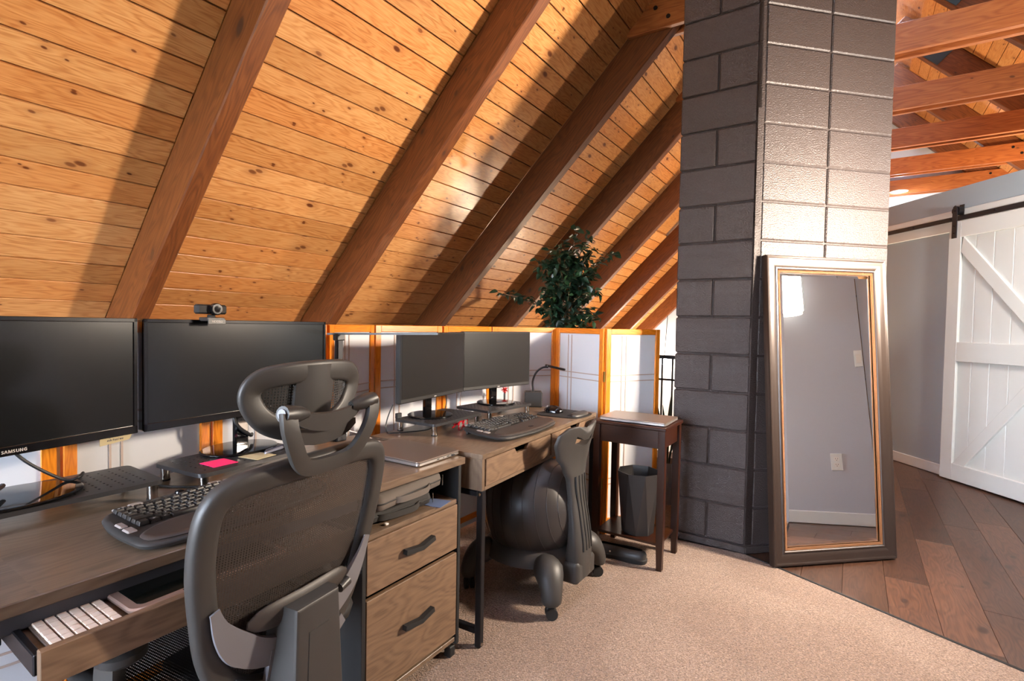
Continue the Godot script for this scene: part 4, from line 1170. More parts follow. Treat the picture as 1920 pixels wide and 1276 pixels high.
	for e in [-1.0, 1.0]:
		obj("arm_pad", MB.new().loft(rrect(0.25, 0.085, 0.04, 6), [[0.010, 0.0], [0.0, 0.008], [0.0, 0.022], [0.010, 0.030]], flat(-0.03, 0.552, e * 0.255)), M.plastic, t)
		var ap = MB.new().sweep(smooth(PackedVector3Array([V(0.075, 0.41, e * 0.18), V(0.075, 0.40, e * 0.245), V(0.07, 0.45, e * 0.275), V(0.04, 0.50, e * 0.27), V(0.02, 0.556, e * 0.258)]), 5), PackedVector2Array([Vector2(-0.03, -0.012), Vector2(0.03, -0.012), Vector2(0.033, 0), Vector2(0.03, 0.012), Vector2(-0.03, 0.012), Vector2(-0.033, 0)]), V(0, 0.3, e))
		obj("arm_post", ap, M.plastic_soft, t, Transform3D(), 45.0)
		obj("arm_collar", bx(V(0.062, 0.46, e * 0.274), V(0.075, 0.06, 0.034), 0.008), M.plastic_grey, t)
	obj("spine", MB.new().sweep(smooth(PackedVector3Array([V(0.19, 0.30, 0), V(0.24, 0.27, 0), V(0.19, 0.36, 0), V(0.10, 0.405, 0)].slice(1)), 4), PackedVector2Array([Vector2(-0.05, -0.02), Vector2(0.05, -0.02), Vector2(0.05, 0.02), Vector2(-0.05, 0.02)]), V(0, 1, 0.0)), M.plastic, t, Transform3D(), 40.0)
	obj("gas_lift", MB.new().rod(V(0.075, 0.09, 0), V(0.075, 0.41, 0), 0.024, 16), M.steel, t)
	for i in 5:
		var a = TAU * i / 5 + 0.3
		var dv = V(cos(a), 0, sin(a))
		obj("base_leg", MB.new().sweep(PackedVector3Array([V(0.075, 0.105, 0) + dv * 0.02, V(0.075, 0.10, 0) + dv * 0.16, V(0.075, 0.075, 0) + dv * 0.30]), PackedVector2Array([Vector2(-0.025, -0.014), Vector2(0.025, -0.014), Vector2(0.018, 0.014), Vector2(-0.018, 0.014)]), Vector3.UP, false, [1.0, 0.9, 0.7]), M.plastic, t, Transform3D(), 40.0)
		castor(t, V(0.075, 0, 0) + dv * 0.29, 0.026, -a)

func ball_chair():
	var t = thing("balance_ball_chair", "black exercise ball chair with wheeled base and slotted back", "chair", V(-1.235, 0, -2.105), 0.0)
	# ball: ridged round an axis that points at the back rest
	var prof = []
	var R = 0.236
	for i in 49:
		var a = PI * i / 48.0
		prof.append([maxf(0.0005, sin(a) * R), -cos(a) * R])
	var ax = V(0.93, 0.16, -0.12).normalized()
	var bs = Basis(ax.cross(V(0, 0, 1)).normalized(), ax, ax.cross(V(0, 0, 1)).normalized().cross(ax)).orthonormalized()
	var ball = obj("ball", MB.new().lathe(prof, 48, Transform3D(bs, V(-0.005, 0.372, 0.02))), M.ball, t, Transform3D(), 30.0)
	for i in 13:
		var a = deg_to_rad(12.0 + i * 13.0)
		var c = PackedVector3Array()
		for k in 48: c.append(V(-0.005, 0.372, 0.02) + bs * V(cos(TAU * k / 48) * sin(a) * R, -cos(a) * R, sin(TAU * k / 48) * sin(a) * R))
		obj("ridge", MB.new().sweep(c, PackedVector2Array([Vector2(-0.0016, -0.0012), Vector2(0.0016, -0.0012), Vector2(0.0014, 0.0010), Vector2(-0.0014, 0.0010)]), ax, true), M.ball, ball)
	obj("air_plug", MB.new().lathe([[0.0, 0.004], [0.006, 0.003], [0.007, 0.0]], 10, Transform3D(bs, V(-0.005, 0.372, 0.02) + ax * (R - 0.0005))), M.chrome, ball)
	# base ring
	var ring = PackedVector3Array()
	for i in 32: ring.append(V(cos(TAU * i / 32) * 0.196 - 0.005, 0.205, sin(TAU * i / 32) * 0.196 + 0.012))
	obj("base_ring", MB.new().sweep(ring, PackedVector2Array([Vector2(-0.038, -0.035), Vector2(0.02, -0.05), Vector2(0.034, -0.03), Vector2(0.030, 0.02), Vector2(0.015, 0.032), Vector2(-0.002, 0.03), Vector2(-0.03, 0.0)]), Vector3.UP, true), M.plastic_soft, t, Transform3D(), 50.0)
	var ov = PackedVector2Array()
	for i in 12: ov.append(Vector2(cos(TAU * i / 12) * 0.052, sin(TAU * i / 12) * 0.045))
	for q in [[1, 1], [1, -1], [-1, 1], [-1, -1]]:
		var x = q[0] * 0.218
		var z = q[1] * 0.232
		obj("base_leg", MB.new().sweep(smooth(PackedVector3Array([V(x * 0.66, 0.185, z * 0.66), V(x * 0.82, 0.172, z * 0.82), V(x * 0.94, 0.138, z * 0.94), V(x, 0.095, z), V(x, 0.062, z)]), 4), ov, Vector3(-q[0], 0.2, -q[1]), false, [1.0, 1.12, 1.2, 1.25, 1.26, 1.22, 1.17, 1.1, 1.04, 0.98, 0.94, 0.9, 0.88, 0.86, 0.83, 0.78, 0.68]), M.plastic_soft, t, Transform3D(), 60.0)
		castor(t, V(x, 0, z), 0.025, 0.7 * q[0])
	# back rest: rows of flat ovals, with a hand slot through the top
	var rows = []
	var keys = [[0.115, 0.232, 0.072, 0.050], [0.20, 0.240, 0.078, 0.044], [0.27, 0.246, 0.085, 0.034], [0.36, 0.240, 0.078, 0.026], [0.46, 0.226, 0.070, 0.022], [0.54, 0.218, 0.074, 0.022], [0.60, 0.216, 0.105, 0.022], [0.66, 0.222, 0.150, 0.022], [0.715, 0.236, 0.174, 0.020], [0.755, 0.250, 0.172, 0.018], [0.785, 0.262, 0.140, 0.014], [0.795, 0.266, 0.06, 0.008]]
	var NR = 40
	for i in NR + 1:
		var f = float(i) / NR * (keys.size() - 1)
		var a = keys[mini(int(f), keys.size() - 2)]
		var b = keys[mini(int(f) + 1, keys.size() - 1)]
		var k = f - mini(int(f), keys.size() - 2)
		var row = PackedVector3Array()
		var w = lerpf(a[2], b[2], smoothstep(0, 1, k))
		for j in 40:
			var ang = TAU * (j + 0.5) / 40
			var cz = signf(cos(ang)) * pow(absf(cos(ang)), 0.8)
			var cx = signf(sin(ang)) * pow(absf(sin(ang)), 0.6)
			var zz = cz * w
			# the wings fold forwards a little and the top edge dips in the middle
			var y = lerpf(a[0], b[0], k)
			if y > 0.62: y -= 0.035 * (1.0 - smoothstep(0.0, 0.09, absf(zz))) * smoothstep(0.62, 0.79, y)
			row.append(V(lerpf(a[1], b[1], k) + cx * lerpf(a[3], b[3], k) - 1.2 * zz * zz, y, zz + 0.02))
		rows.append(row)
	var m = MB.new()
	var hole = func(i, j): return i >= 29 and i < 32 and ((j >= 7 and j < 12) or (j >= 27 and j < 32))
	for i in NR:
		for j in 40:
			if hole.call(i, j): continue
			var k = (j + 1) % 40
			m.quad(rows[i][j], rows[i][k], rows[i + 1][k], rows[i + 1][j])
	for j in range(7, 12):
		var o = 38 - j
		m.quad(rows[29][j], rows[29][j + 1], rows[29][o], rows[29][o + 1])
		m.quad(rows[32][j + 1], rows[32][j], rows[32][o + 1], rows[32][o])
	for i in range(29, 32):
		m.quad(rows[i][7], rows[i + 1][7], rows[i + 1][32], rows[i][32])
		m.quad(rows[i][12], rows[i + 1][12], rows[i + 1][27], rows[i][27])
	m.cap(rows[0]); m.cap(rows[NR])
	m.fix()
	obj("back_rest", m, M.plastic_soft, t, Transform3D(), 50.0)
	for s in 4:
		var z = 0.02 + (s - 1.5) * 0.026
		var q = []
		for y in [0.235, 0.29, 0.36, 0.44, 0.51, 0.56]:
			for i in keys.size() - 1:
				if y >= keys[i][0] and y <= keys[i + 1][0]:
					var k = (y - keys[i][0]) / (keys[i + 1][0] - keys[i][0])
					q.append(V(lerpf(keys[i][1], keys[i + 1][1], k) + lerpf(keys[i][3], keys[i + 1][3], k) - 1.2 * (z - 0.02) * (z - 0.02) - 0.0015, y, z * (1.0 if y < 0.5 else 1.1)))
		obj("back_groove", MB.new().tube(smooth(PackedVector3Array(q), 4), 0.0055, 8, false), M.rubber, t)
	obj("back_socket", MB.new().loft(rrect(0.11, 0.19, 0.025, 5), [[0.01, 0.0], [0.0, 0.012], [0.0, 0.075], [0.01, 0.09]], flat(0.222, 0.10, 0.015)), M.plastic_soft, t)

func small_things():
	# bags in the cabinet's open bay
	for k in 2:
		var up = k == 0
		var b = thing("laptop_bag", ["grey padded laptop bag lying on top in the cabinet bay", "black laptop bag under the grey one in the cabinet bay"][k], "bag", [V(-1.345, 0.633, -1.24), V(-1.36, 0.582, -1.22)][k], [0.10, -0.06][k])
		var w = [0.27, 0.25][k]
		var d = [0.345, 0.315][k]
		var mt = [M.bag_grey, M.bag_black][k]
		var h = [0.058, 0.05][k]
		obj("body", MB.new().loft(rrect(w, d, 0.03, 5), [[0.016, 0.0], [0.003, 0.008], [0.0, h * 0.45], [0.004, h * 0.75], [0.02, h * 0.96], [0.05, h]], flat(0, 0, 0)), mt, b, Transform3D(), 60.0)
		obj("zip", MB.new().loft(rrect(w + 0.003, d + 0.003, 0.031, 5), [[0.001, h * 0.42], [0.0, h * 0.46], [0.001, h * 0.5]], flat(0, 0, 0)), M.matte_black, b)
		obj("handle_strap", MB.new().sweep(smooth(PackedVector3Array([V(w / 2 - 0.004, h * 0.4, 0.09), V(w / 2 + 0.010, h * 0.36, 0.06), V(w / 2 + 0.012, h * 0.3, -0.05), V(w / 2 - 0.004, h * 0.4, -0.09)]), 5), PackedVector2Array([Vector2(-0.002, -0.010), Vector2(0.002, -0.010), Vector2(0.002, 0.010), Vector2(-0.002, 0.010)])), mt, b)
		for z in [-0.10, 0.06]:
			obj("seam_strap", MB.new().sweep(PackedVector3Array([V(-w / 2 + 0.05, h + 0.0005, z), V(w / 2 - 0.055, h + 0.0005, z), V(w / 2 - 0.012, h * 0.82, z), V(w / 2 + 0.001, h * 0.4, z)]), PackedVector2Array([Vector2(-0.008, -0.001), Vector2(0.008, -0.001), Vector2(0.008, 0.001), Vector2(-0.008, 0.001)])), mt, b, Transform3D(), 20.0)
		obj("zip_pull", bx(V(w / 2 - 0.01, h * 0.32, -d / 2 - 0.004), V(0.005, 0.04, 0.002), 0.0008), M.chrome, b)
		obj("name_plate", bx(V(w / 2 - 0.07, h + 0.0005, 0.12), V(0.018, 0.003, 0.04), 0.001), M.bezel, b)
	tag(obj("blue_card", bx(V(0, 0, 0), V(0.12, 0.0015, 0.075)), M.blue_card, null, Transform3D(Basis(V(0, 1, 0), 0.2), V(-1.245, 0.5829, -1.375))), "blue and white printed card beneath the black laptop bag", "card")
	tag(obj("paper_scrap", bx(V(0, 0.003, 0), V(0.012, 0.006, 0.014), 0.002), M.paper_white, null, at(-1.215, 0.582, -1.135)), "tiny crumpled scrap of white paper on the cabinet shelf", "paper")
	# notes, pens
	tag(obj("pink_note", MB.new().box(V(0, 0.0007, 0), V(0.078, 0.0012, 0.074)), M.pink, null, Transform3D(Basis(V(0, 1, 0), 0.05), V(-1.602, 0.785, -0.815))), "bright pink sticky note on the perforated riser", "sticky note")
	tag(obj("tan_note", MB.new().box(V(0, 0.0007, 0), V(0.082, 0.0012, 0.074)), M.tan, null, Transform3D(Basis(V(0, 1, 0), 0.2), V(-1.59, 0.785, -0.93))), "pale tan sticky note beside the pink one", "sticky note")
	var n = thing("taped_note", "torn tan paper note taped under the monitor's lower edge", "note", V(-1.668, 0.879, -0.578), 0.2095)
	obj("paper", MB.new().loft(PackedVector2Array([Vector2(-0.044, 0.0), Vector2(0.03, 0.006), Vector2(0.044, 0.03), Vector2(-0.044, 0.028)]), [[0.0, 0.0], [0.0, 0.0008]], facing(0, 0, 0)), M.tan, n, Transform3D(), 0.0)
	for i in 2:
		text("handwriting", ["open some", "ask Paul we"][i], 0.0055, M.ink, n, Transform3D(Basis(V(0, 1, 0), PI / 2), V(0.001, 0.021 - i * 0.009, 0.006)), 0.0002)
	for k in 2:
		var p = thing("pen", ["silver blue ballpoint pen lying on the riser by the tan note", "dark blue ballpoint pen lying beside the silver one"][k], "pen", V(-1.605 - k * 0.018, 0.7905, -1.005 - k * 0.012), 0.35)
		obj("barrel", MB.new().tube(PackedVector3Array([V(0, 0, 0.055), V(0, 0, 0.05), V(0, 0, -0.05), V(0, 0, -0.062), V(0, 0, -0.07)]), 0.005, 10, false, [0.7, 1.0, 1.0, 0.7, 0.2]), [M.pen_silver, M.ink][k], p)
		obj("pen_clip", bx(V(0, 0.0055, 0.035), V(0.002, 0.0015, 0.035)), M.chrome, p)
		obj("grip", MB.new().rod(V(0, 0, -0.045), V(0, 0, -0.03), 0.0053, 10), M.rubber, p)
	# red glasses
	var g = thing("eyeglasses", "red framed eyeglasses folded on the desk beside the keyboard", "glasses", V(-1.50, 0.738, -1.87), 0.35)
	for e in [-1, 1]:
		var c = []
		for q in rrect(0.036, 0.05, 0.014, 4): c.append(V(0.0, 0.02 + q.x, e * 0.034 + q.y))
		obj("rim", MB.new().tube(PackedVector3Array(c), 0.003, 8, true), M.red, g)
		obj("lens", bx(V(0, 0.02, e * 0.034), V(0.0015, 0.034, 0.048)), M.lens_clear, g)
		obj("temple_arm", MB.new().tube(smooth(PackedVector3Array([V(0, 0.03, e * 0.06), V(-0.008, 0.028, e * 0.063), V(-0.03 - (0.01 if e > 0 else 0.0), 0.02, e * 0.02), V(-0.03 - (0.01 if e > 0 else 0.0), 0.012, -e * 0.06)]), 5), 0.0028, 7), M.red, g)
	obj("bridge", MB.new().tube(smooth(PackedVector3Array([V(0, 0.026, -0.01), V(0.003, 0.03, 0), V(0, 0.026, 0.01)]), 4), 0.003, 7), M.red, g)
	# red ornament behind the fourth monitor
	var o = thing("red_ornament", "small fuzzy red ornament on a dark stem behind the riser", "ornament", V(-1.735, 0.737, -2.555))
	obj("stem", MB.new().rod(V(0, 0, 0), V(0, 0.085, 0), 0.006, 8), M.plastic, o)
	obj("stem_base", MB.new().lathe([[0.0, 0.0], [0.018, 0.0], [0.016, 0.006], [0.0, 0.008]], 14), M.plastic, o)
	var fz = MB.new()
	rng.seed = 4
	for i in 70:
		var d = V(rng.randfn(), rng.randfn(), rng.randfn()).normalized()
		fz.rod(V(0, 0.095, 0), V(0, 0.095, 0) + d * rng.randf_range(0.014, 0.024), 0.0012, 4)
	tag(obj("fuzz", fz, M.red_soft, o, Transform3D(), 0.0), "red bristles", "", "", "stuff")
	# things in the keyboard tray
	var k = thing("white_keyboard", "flat white keyboard stored lengthwise in the pulled out tray", "keyboard", V(-1.255, 0.667, -0.336), 0.0)
	obj("base", MB.new().loft(rrect(0.33, 0.108, 0.006, 3), [[0.001, 0.0], [0.0, 0.001], [0.0, 0.005], [0.001, 0.006]], flat(0, 0, 0)), M.keys_base, k)
	var cap = MB.new().loft(rrect(0.0188, 0.0142, 0.0015, 2), [[0.0, 0.0], [0.0, 0.003], [0.001, 0.004]], flat(0, 0, 0)).build(30.0)
	for i in 15:
		for j in 6:
			obj("key", cap, M.keys_white, k, at(0.150 - i * 0.0205, 0.0058, -0.0435 + j * 0.0172))
	var tb = thing("tablet", "dark screened tablet lying beside the white keyboard in the tray", "tablet", V(-1.225, 0.667, -0.56), 0.02)
	obj("shell", MB.new().loft(rrect(0.255, 0.325, 0.022, 5), [[0.004, 0.0], [0.0, 0.004], [0.0, 0.009], [0.003, 0.012]], flat(0, 0, 0)), M.tablet, tb)
	obj("glass", MB.new().loft(rrect(0.225, 0.29, 0.012, 4), [[0.0, 0.0115], [0.0008, 0.0128]], flat(0, 0, 0)), M.glass_black, tb)
	for q in [0.06, 0.02]: obj("button", bx(V(0.119, 0.0122, q), V(0.004, 0.001, 0.02)), M.matte_black, tb)
	# cables
	for q in [
		["black cable looping off the third monitor riser", M.cable, 0.0028, [V(-1.70, 0.86, -1.62), V(-1.715, 0.79, -1.60), V(-1.70, 0.742, -1.585), V(-1.66, 0.741, -1.60), V(-1.60, 0.741, -1.72), V(-1.62, 0.741, -1.80)]],
		["black cable with a plug hanging behind the slim monitors", M.cable, 0.0035, [V(-1.80, 0.93, -2.08), V(-1.80, 0.86, -2.09), V(-1.80, 0.80, -2.10), V(-1.79, 0.742, -2.06), V(-1.76, 0.741, -1.98)]],
		["white charging cable curving behind the silver laptop", M.cable_white, 0.0028, [V(-1.80, 0.80, -1.25), V(-1.74, 0.80, -1.32), V(-1.69, 0.765, -1.42), V(-1.62, 0.735, -1.46), V(-1.57, 0.734, -1.47)]],
		["black cable lying across the desk under the notes riser", M.cable, 0.0035, [V(-1.72, 0.734, -0.68), V(-1.64, 0.734, -0.70), V(-1.55, 0.734, -0.78), V(-1.52, 0.734, -0.90), V(-1.60, 0.734, -0.98)]],
		["black monitor cable draped over the round glossy stand", M.cable, 0.004, [V(-1.72, 0.92, -0.36), V(-1.71, 0.86, -0.40), V(-1.70, 0.80, -0.47), V(-1.69, 0.801, -0.50), V(-1.73, 0.80, -0.52), V(-1.795, 0.76, -0.52)]]]:
		tag(obj("cable", MB.new().tube(smooth(PackedVector3Array(q[3]), 6), q[2], 7), q[1]), q[0], "cable")
	tag(obj("cable_adapter", MB.new().loft(rrect(0.016, 0.03, 0.004, 3), [[0.002, 0.0], [0.0, 0.002], [0.0, 0.022], [0.002, 0.024]], flat(-1.70, 0.7925, -1.655)), M.cable), "small black cable adapter at the corner of the riser", "adapter")

func frame_rings(w, h, prof, xf):
	var m = MB.new()
	for i in prof.size() - 1:
		var a = prof[i]; var b = prof[i + 1]
		var ra = [V(a[0], a[0], a[1]), V(w - a[0], a[0], a[1]), V(w - a[0], h - a[0], a[1]), V(a[0], h - a[0], a[1])]
		var rb = [V(b[0], b[0], b[1]), V(w - b[0], b[0], b[1]), V(w - b[0], h - b[0], b[1]), V(b[0], h - b[0], b[1])]
		for k in 4:
			var l = (k + 1) % 4
			m.quad(xf * ra[k], xf * ra[l], xf * rb[l], xf * rb[k])
	return m

func mirror():
	var bl = V(-0.303, 0.004, -2.931)
	var d = V(0.536, 0, -0.512).normalized()
	var n = V(-d.z, 0, d.x)
	var tl = deg_to_rad(5.0)
	var N = n * cos(tl) + V(0, sin(tl), 0)
	var u = V(0, cos(tl), 0) - n * sin(tl)
	var t = thing("leaning_mirror", "tall bronze framed mirror with gold rim leaning on the chimney", "mirror", bl)
	t.basis = Basis(d, u, N)
	var w = 0.741
	var h = 1.622
	obj("frame", frame_rings(w, h, [[0.0, -0.034], [0.0, -0.004], [0.004, 0.004], [0.010, 0.006], [0.016, 0.003], [0.020, 0.001], [0.030, 0.001], [0.046, -0.003], [0.060, -0.010], [0.064, -0.006], [0.070, -0.006], [0.074, -0.010], [0.074, -0.03], [0.0, -0.034]], Transform3D()), M.bronze, t, Transform3D(), 32.0)
	obj("gold_rim", frame_rings(w, h, [[0.074, -0.016], [0.077, -0.009], [0.082, -0.007], [0.087, -0.009], [0.089, -0.017]], Transform3D()), M.gold, t, Transform3D(), 40.0)
	obj("bevel", frame_rings(w, h, [[0.088, -0.0205], [0.108, -0.017]], Transform3D()), M.mirror, t, Transform3D(), 0.0)
	obj("glass", bx(V(w / 2, h / 2, -0.0182), V(w - 0.216, h - 0.216, 0.0024)), M.mirror, t, Transform3D(), 0.0)
	obj("backing", bx(V(w / 2, h / 2, -0.028), V(w - 0.14, h - 0.14, 0.008)), M.matte_black, t, Transform3D(), 0.0)

func barn_door():
	var th = deg_to_rad(-52.0)
	var p = V(0.861, 0, -5.371)
	var t = thing("door_1", "white sliding barn door with diagonal braces on a black rail", "", p, th, "", "structure")
	var x0 = -0.345
	var x1 = 0.605
	for b in [[x0, x0 + 0.105], [x1 - 0.105, x1]]:
		obj("stile", bx(V((b[0] + b[1]) / 2, 1.075, -0.012), V(b[1] - b[0], 2.13, 0.04), 0.002), M.white, t)
	for y in [[0.012, 0.147], [0.991, 1.147], [2.008, 2.14]]:
		obj("cross_rail", bx(V((x0 + x1) / 2, (y[0] + y[1]) / 2, -0.011), V(x1 - x0 - 0.21, y[1] - y[0], 0.038), 0.002), M.white, t)
	for k in 2:
		var y = [[0.147, 0.991], [1.147, 2.008]][k]
		var n = 0
		for i in range(-1, 6):
			var a = maxf(x0 + 0.103, -0.2725 + i * 0.1455)
			var b = minf(x1 - 0.103, -0.127 + i * 0.1455)
			if b - a < 0.02: continue
			obj("panel_board", bx(V((a + b) / 2, (y[0] + y[1]) / 2, -0.021), V(b - a - 0.0015, y[1] - y[0] + 0.01, 0.014), 0.003), M.white, t)
	for k in 2:
		var A = [Vector2(-0.24, 0.14), Vector2(-0.24, 2.008)][k]
		var B = [Vector2(0.50, 0.99), Vector2(0.50, 1.147)][k]
		var e = (B - A).normalized()
		var q = Vector2(-e.y, e.x) * 0.055 * (1.0 if k == 0 else -1.0)
		var poly = PackedVector2Array([A, A + Vector2(0.10, 0.0), B, B - Vector2(0.10, 0)]) if k == 0 else PackedVector2Array([A + Vector2(0.02, 0), B + Vector2(0.02, 0), B - Vector2(0.10, 0), A - Vector2(0.0, 0.12)])
		obj("brace", MB.new().loft(poly, [[0.0, -0.03], [0.0, 0.003], [0.002, 0.005]]), M.white, t, Transform3D(), 0.0)
	obj("back_sheet", bx(V((x0 + x1) / 2, 1.075, -0.031), V(x1 - x0 - 0.004, 2.12, 0.006)), M.white, t, Transform3D(), 0.0)
	var r = thing("door_rail", "flat black steel rail the barn door rolls along", "rail", p, th)
	obj("bar", bx(V(0.1, 2.174, -0.030), V(3.3, 0.038, 0.008), 0.001), M.rail, r)
	for x in [-1.1, -0.74, -0.37, 0.0, 0.37, 0.74]:
		obj("bolt", MB.new().lathe([[0.0, 0.008], [0.008, 0.007], [0.009, 0.0]], 10, Transform3D(Basis(V(1, 0, 0), PI / 2), V(x, 2.176, -0.026))), M.steel, r)
		obj("spacer", MB.new().rod(V(x, 2.176, -0.05), V(x, 2.176, -0.03), 0.010, 10), M.steel, r)
	for x in [-0.295, 0.555]:
		var g = thing("door_hanger", "black strap hanger with wheel at the door corner by the blue grey wall" if x < 0 else "black strap hanger at the barn door corner away from the chimney", "hanger", p, th, "barn door hangers")
		obj("strap", MB.new().loft(PackedVector2Array([Vector2(-0.022, -0.13), Vector2(0.022, -0.13), Vector2(0.022, 0.10), Vector2(0.016, 0.13), Vector2(0.0, 0.14), Vector2(-0.016, 0.13), Vector2(-0.022, 0.10)]), [[0.0, 0.010], [0.0, 0.015], [0.001, 0.016]], at(x, 2.135, 0)), M.rail, g, Transform3D(), 0.0)
		obj("wheel", MB.new().rod(V(x, 2.232, -0.035), V(x, 2.232, 0.008), 0.036, 20), M.steel, g)
		obj("strap_return", bx(V(x, 2.24, -0.048), V(0.04, 0.09, 0.006), 0.001), M.rail, g)
		for y in [-0.09, -0.03, 0.095]: obj("bolt", MB.new().lathe([[0.0, 0.006], [0.008, 0.005], [0.009, 0.0]], 10, Transform3D(Basis(V(1, 0, 0), PI / 2), V(x, 2.135 + y, 0.016))), M.steel, g)

func wall_fittings():
	# on the partition that only the mirror shows
	var p0 = V(0.89, 0, -2.51); var p1 = V(1.096, 0, -3.387)
	var dir = (p1 - p0).normalized()
	var bs = Basis(V(0, 1, 0).cross(-V(dir.z, 0, -dir.x)).normalized(), V(0, 1, 0), V(dir.z, 0, -dir.x))
	bs = Basis(-dir, V(0, 1, 0), (-dir).cross(V(0, 1, 0)))
	var o = thing("wall_outlet", "white duplex power outlet on the partition, seen in the mirror", "outlet", p0 + dir * 0.675 + V(0, 0.43, 0))
	o.basis = bs
	obj("plate", MB.new().loft(rrect(0.072, 0.118, 0.004, 3), [[0.0, 0.0], [0.0, 0.003], [0.003, 0.006]]), M.white, o)
	for y in [0.02, -0.02]:
		var s = obj("socket", MB.new().loft(rrect(0.034, 0.029, 0.008, 4), [[0.0, 0.005], [0.001, 0.0075]], at(0, y, 0)), M.paper_white, o)
		for x in [-0.0065, 0.0065]: obj("slot", bx(V(x, y + 0.004, 0.0076), V(0.0022, 0.008, 0.0006)), M.matte_black, s)
		obj("slot", MB.new().lathe([[0.0, 0.0005], [0.0026, 0.0004]], 8, Transform3D(Basis(V(1, 0, 0), PI / 2), V(0, y - 0.007, 0.0076))), M.matte_black, s)
	var sw = thing("light_switch", "white rocker light switch plate at the partition corner", "switch", p0 + dir * 0.872 + V(0, 1.16, 0))
	sw.basis = bs
	obj("plate", MB.new().loft(rrect(0.05, 0.118, 0.004, 3), [[0.0, 0.0], [0.0, 0.003], [0.003, 0.006]]), M.white, sw)
	obj("rocker", bx(V(0, 0, 0.007), V(0.03, 0.065, 0.005), 0.001), M.paper_white, sw)

func far_things():
	var r = thing("loft_railing", "black metal railing with thin balusters at the loft edge", "railing", V(-1.9, 0, -5.02))
	obj("top_rail", bx(V(0, 0.94, 0), V(2.0, 0.035, 0.035), 0.004), M.steel, r)
	obj("middle_rail", bx(V(0, 0.72, 0), V(2.0, 0.018, 0.018), 0.002), M.steel, r)
	obj("bottom_rail", bx(V(0, 0.10, 0), V(2.0, 0.025, 0.025), 0.002), M.steel, r)
	for i in 20: obj("baluster", bx(V(-0.95 + i * 0.1, 0.51, 0), V(0.014, 0.84, 0.014)), M.steel, r, Transform3D(), 0.0)
	for x in [-0.98, 0.98]: obj("post", bx(V(x, 0.48, 0), V(0.04, 0.96, 0.04), 0.004), M.steel, r)
	var p = thing("snake_plant", "strap leaved plant in a grey pot between screen and chimney", "plant", V(-1.075, 0, -3.62))
	obj("pot", MB.new().lathe([[0.0, 0.0], [0.082, 0.0], [0.095, 0.27], [0.097, 0.29], [0.088, 0.29], [0.085, 0.25], [0.0, 0.25]], 24), M.pot, p)
	rng.seed = 12
	for i in 8:
		var a = rng.randf() * TAU
		var h = rng.randf_range(0.3, 0.66)
		var dv = V(cos(a), 0, sin(a))
		var path = PackedVector3Array()
		for k in 7:
			var f = k / 6.0
			path.append(dv * (0.02 + 0.12 * f * f) + V(0, 0.24 + h * f, 0))
		obj("leaf", MB.new().sweep(path, PackedVector2Array([Vector2(-0.013, 0.003), Vector2(0, -0.001), Vector2(0.013, 0.003), Vector2(0, 0.001)]), dv, false, [0.5, 0.9, 1.0, 1.0, 0.9, 0.6, 0.08]), M["leaf%d" % (i % 3)], p)

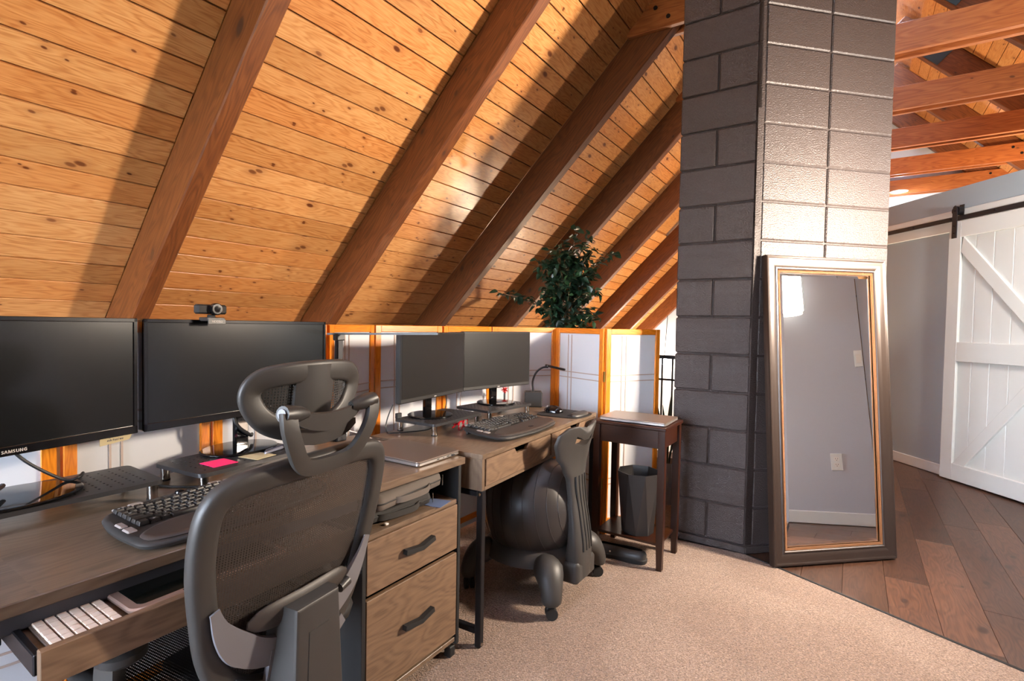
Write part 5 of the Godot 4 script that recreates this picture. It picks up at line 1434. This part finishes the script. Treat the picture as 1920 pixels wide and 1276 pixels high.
func ficus():
	var t = thing("ficus_tree", "tall ficus tree with glossy dark leaves behind the shoji screen", "plant", V(-1.95, 0, -3.75))
	obj("pot", MB.new().lathe([[0.0, 0.0], [0.14, 0.0], [0.18, 0.3], [0.185, 0.32], [0.17, 0.32], [0.165, 0.28], [0.0, 0.28]], 24), M.pot, t)
	rng.seed = 9
	var tips = []
	for k in 3:
		var a = TAU * k / 3
		var tr = PackedVector3Array()
		for i in 9:
			var f = i / 8.0
			tr.append(V(cos(a + f * 5.0) * 0.03 * (1 - f * 0.4), 0.26 + f * 1.35, sin(a + f * 5.0) * 0.03))
		obj("trunk", MB.new().tube(smooth(tr, 3), 0.014, 8), M.bark, t)
	var rt = V(0.836, 0, -0.55)
	var fw = V(-0.55, 0, -0.836)
	# branches: where they start and end (right, up, away)
	var bm = []
	for i in 58:
		var h = rng.randf()
		var y0 = lerpf(1.0, 1.58, h)
		var a = rng.randf() * TAU
		var reach = rng.randf_range(0.12, 0.33) * (1.0 - 0.35 * h)
		var up = rng.randf_range(-0.05, 0.28) + 0.15 * h
		var e = V(0, y0, 0) + rt * cos(a) * reach + fw * sin(a) * reach * 0.8 + V(0, up, 0)
		bm.append([V(0, y0, 0), e])
	bm.append([V(0, 1.22, 0), V(0, 1.45, 0) - rt * 0.44]); bm.append([V(0, 1.25, 0), V(0, 1.47, 0) - rt * 0.50 - fw * 0.03])
	bm.append([V(0, 1.5, 0), V(0, 1.8, 0) + rt * 0.36]); bm.append([V(0, 1.5, 0), V(0, 1.98, 0) + rt * 0.06])
	bm.append([V(0, 1.5, 0), V(0, 1.93, 0) + rt * 0.16]); bm.append([V(0, 1.4, 0), V(0, 1.72, 0) - rt * 0.22])
	for b in bm:
		var mid = b[0].lerp(b[1], 0.5) + V(0, 0.05, 0)
		obj("branch", MB.new().tube(smooth(PackedVector3Array([b[0], mid, b[1]]), 3), 0.004, 5, false), M.bark, t, Transform3D(), 60.0)
		for i in 9: tips.append([b[0].lerp(b[1], lerpf(0.3, 1.05, i / 8.0)) + V(0, 0.05 * sin(PI * i / 8.0), 0), (b[1] - b[0]).normalized()])
	# one leaf: folded along its midrib, with a pointed drooping tip
	var shapes = []
	for v in 3:
		var P = []
		for i in 6:
			var f = i / 5.0
			var w = 0.021 * pow(sin(PI * pow(f, 0.75)), 0.9) + 0.0004
			var dr = -0.012 * f * f * (1 + v * 0.7)
			P.append(PackedVector3Array([V(-w, dr + w * 0.35, f * 0.068), V(0, dr, f * 0.068), V(w, dr + w * 0.35, f * 0.068)]))
		shapes.append(MB.new().grid(P).build(60.0))
	var rest = []
	var all = []
	for q in tips:
		for i in 3:
			var dv = (q[1] * 0.5 + V(rng.randfn(), rng.randfn() * 0.6 - 0.5, rng.randfn())).normalized()
			var up = V(rng.randfn() * 0.4, 1, rng.randfn() * 0.4)
			var x = up.cross(dv).normalized()
			var bs = Basis(x, dv.cross(x).normalized(), dv).scaled(Vector3.ONE * rng.randf_range(0.75, 1.15))
			var pos = q[0] + V(rng.randfn(), rng.randfn(), rng.randfn()) * 0.018
			if pos.y > 0.9: all.append(Transform3D(bs, pos))
	# the leaves nearest the room are parts of their own
	var eye = V(0, CAM_H, 0) - t.position
	all.sort_custom(func(a, b): return a.origin.distance_to(eye) < b.origin.distance_to(eye))
	for i in all.size():
		if i < 300: obj("leaf", shapes[i % 3], M["leaf%d" % [0, 1, 1, 0, 2][i % 5]], t, all[i])
		else: rest.append(all[i])
	var mm = MultiMesh.new()
	mm.transform_format = MultiMesh.TRANSFORM_3D
	mm.mesh = shapes[0]
	mm.instance_count = rest.size()
	for i in rest.size(): mm.set_instance_transform(i, rest[i])
	var mi = MultiMeshInstance3D.new()
	mi.multimesh = mm
	mi.material_override = M.leaf0
	mi.name = "inner_leaves"
	t.add_child(mi)
	mi.set_meta("kind", "stuff")
	mi.set_meta("label", "dark leaves deep in the crown")

func _ready():
	# ---------------- camera, sky, light, exposure
	var cam = Camera3D.new()
	cam.name = "camera"
	cam.fov = rad_to_deg(2.0 * atan(638.0 / 968.18))
	cam.near = 0.05
	cam.far = 100.0
	add_child(cam)
	cam.transform = Transform3D(Basis(V(0, 1, 0), deg_to_rad(33.458)) * Basis(V(1, 0, 0), deg_to_rad(-1.669)) * Basis(V(0, 0, 1), deg_to_rad(1.022)), V(0, CAM_H, 0))
	cam.current = true
	var env = Environment.new()
	env.background_mode = Environment.BG_SKY
	var sky = Sky.new()
	var sm = ProceduralSkyMaterial.new()
	sm.sky_top_color = Color(0.74, 0.81, 0.92)
	sm.sky_horizon_color = Color(0.88, 0.91, 0.95)
	sm.ground_bottom_color = Color(0.42, 0.44, 0.42)
	sm.ground_horizon_color = Color(0.7, 0.74, 0.76)
	sky.sky_material = sm
	env.sky = sky
	env.background_energy_multiplier = SKY_E
	env.tonemap_mode = Environment.TONE_MAPPER_LINEAR
	env.tonemap_exposure = 1.0
	env.sdfgi_enabled = true
	env.ssao_enabled = true
	env.ssil_enabled = true
	var we = WorldEnvironment.new()
	we.name = "world"
	we.environment = env
	add_child(we)
	make_materials()
	# ---------------- the house
	roof()
	shell()
	blocks()
	lamps()
	# ---------------- furniture and things
	furniture()

const SKY_E = 75.0
const SCONCE_E = 18.0
const HALL_E = 4.0

func omni(called, p, c, e, size, parent = self):
	var l = OmniLight3D.new()
	l.name = called
	l.light_color = c
	l.light_energy = e
	l.light_size = size
	l.omni_range = 30.0
	l.omni_attenuation = 2.0
	l.shadow_enabled = true
	parent.add_child(l, true)
	l.position = p
	return l
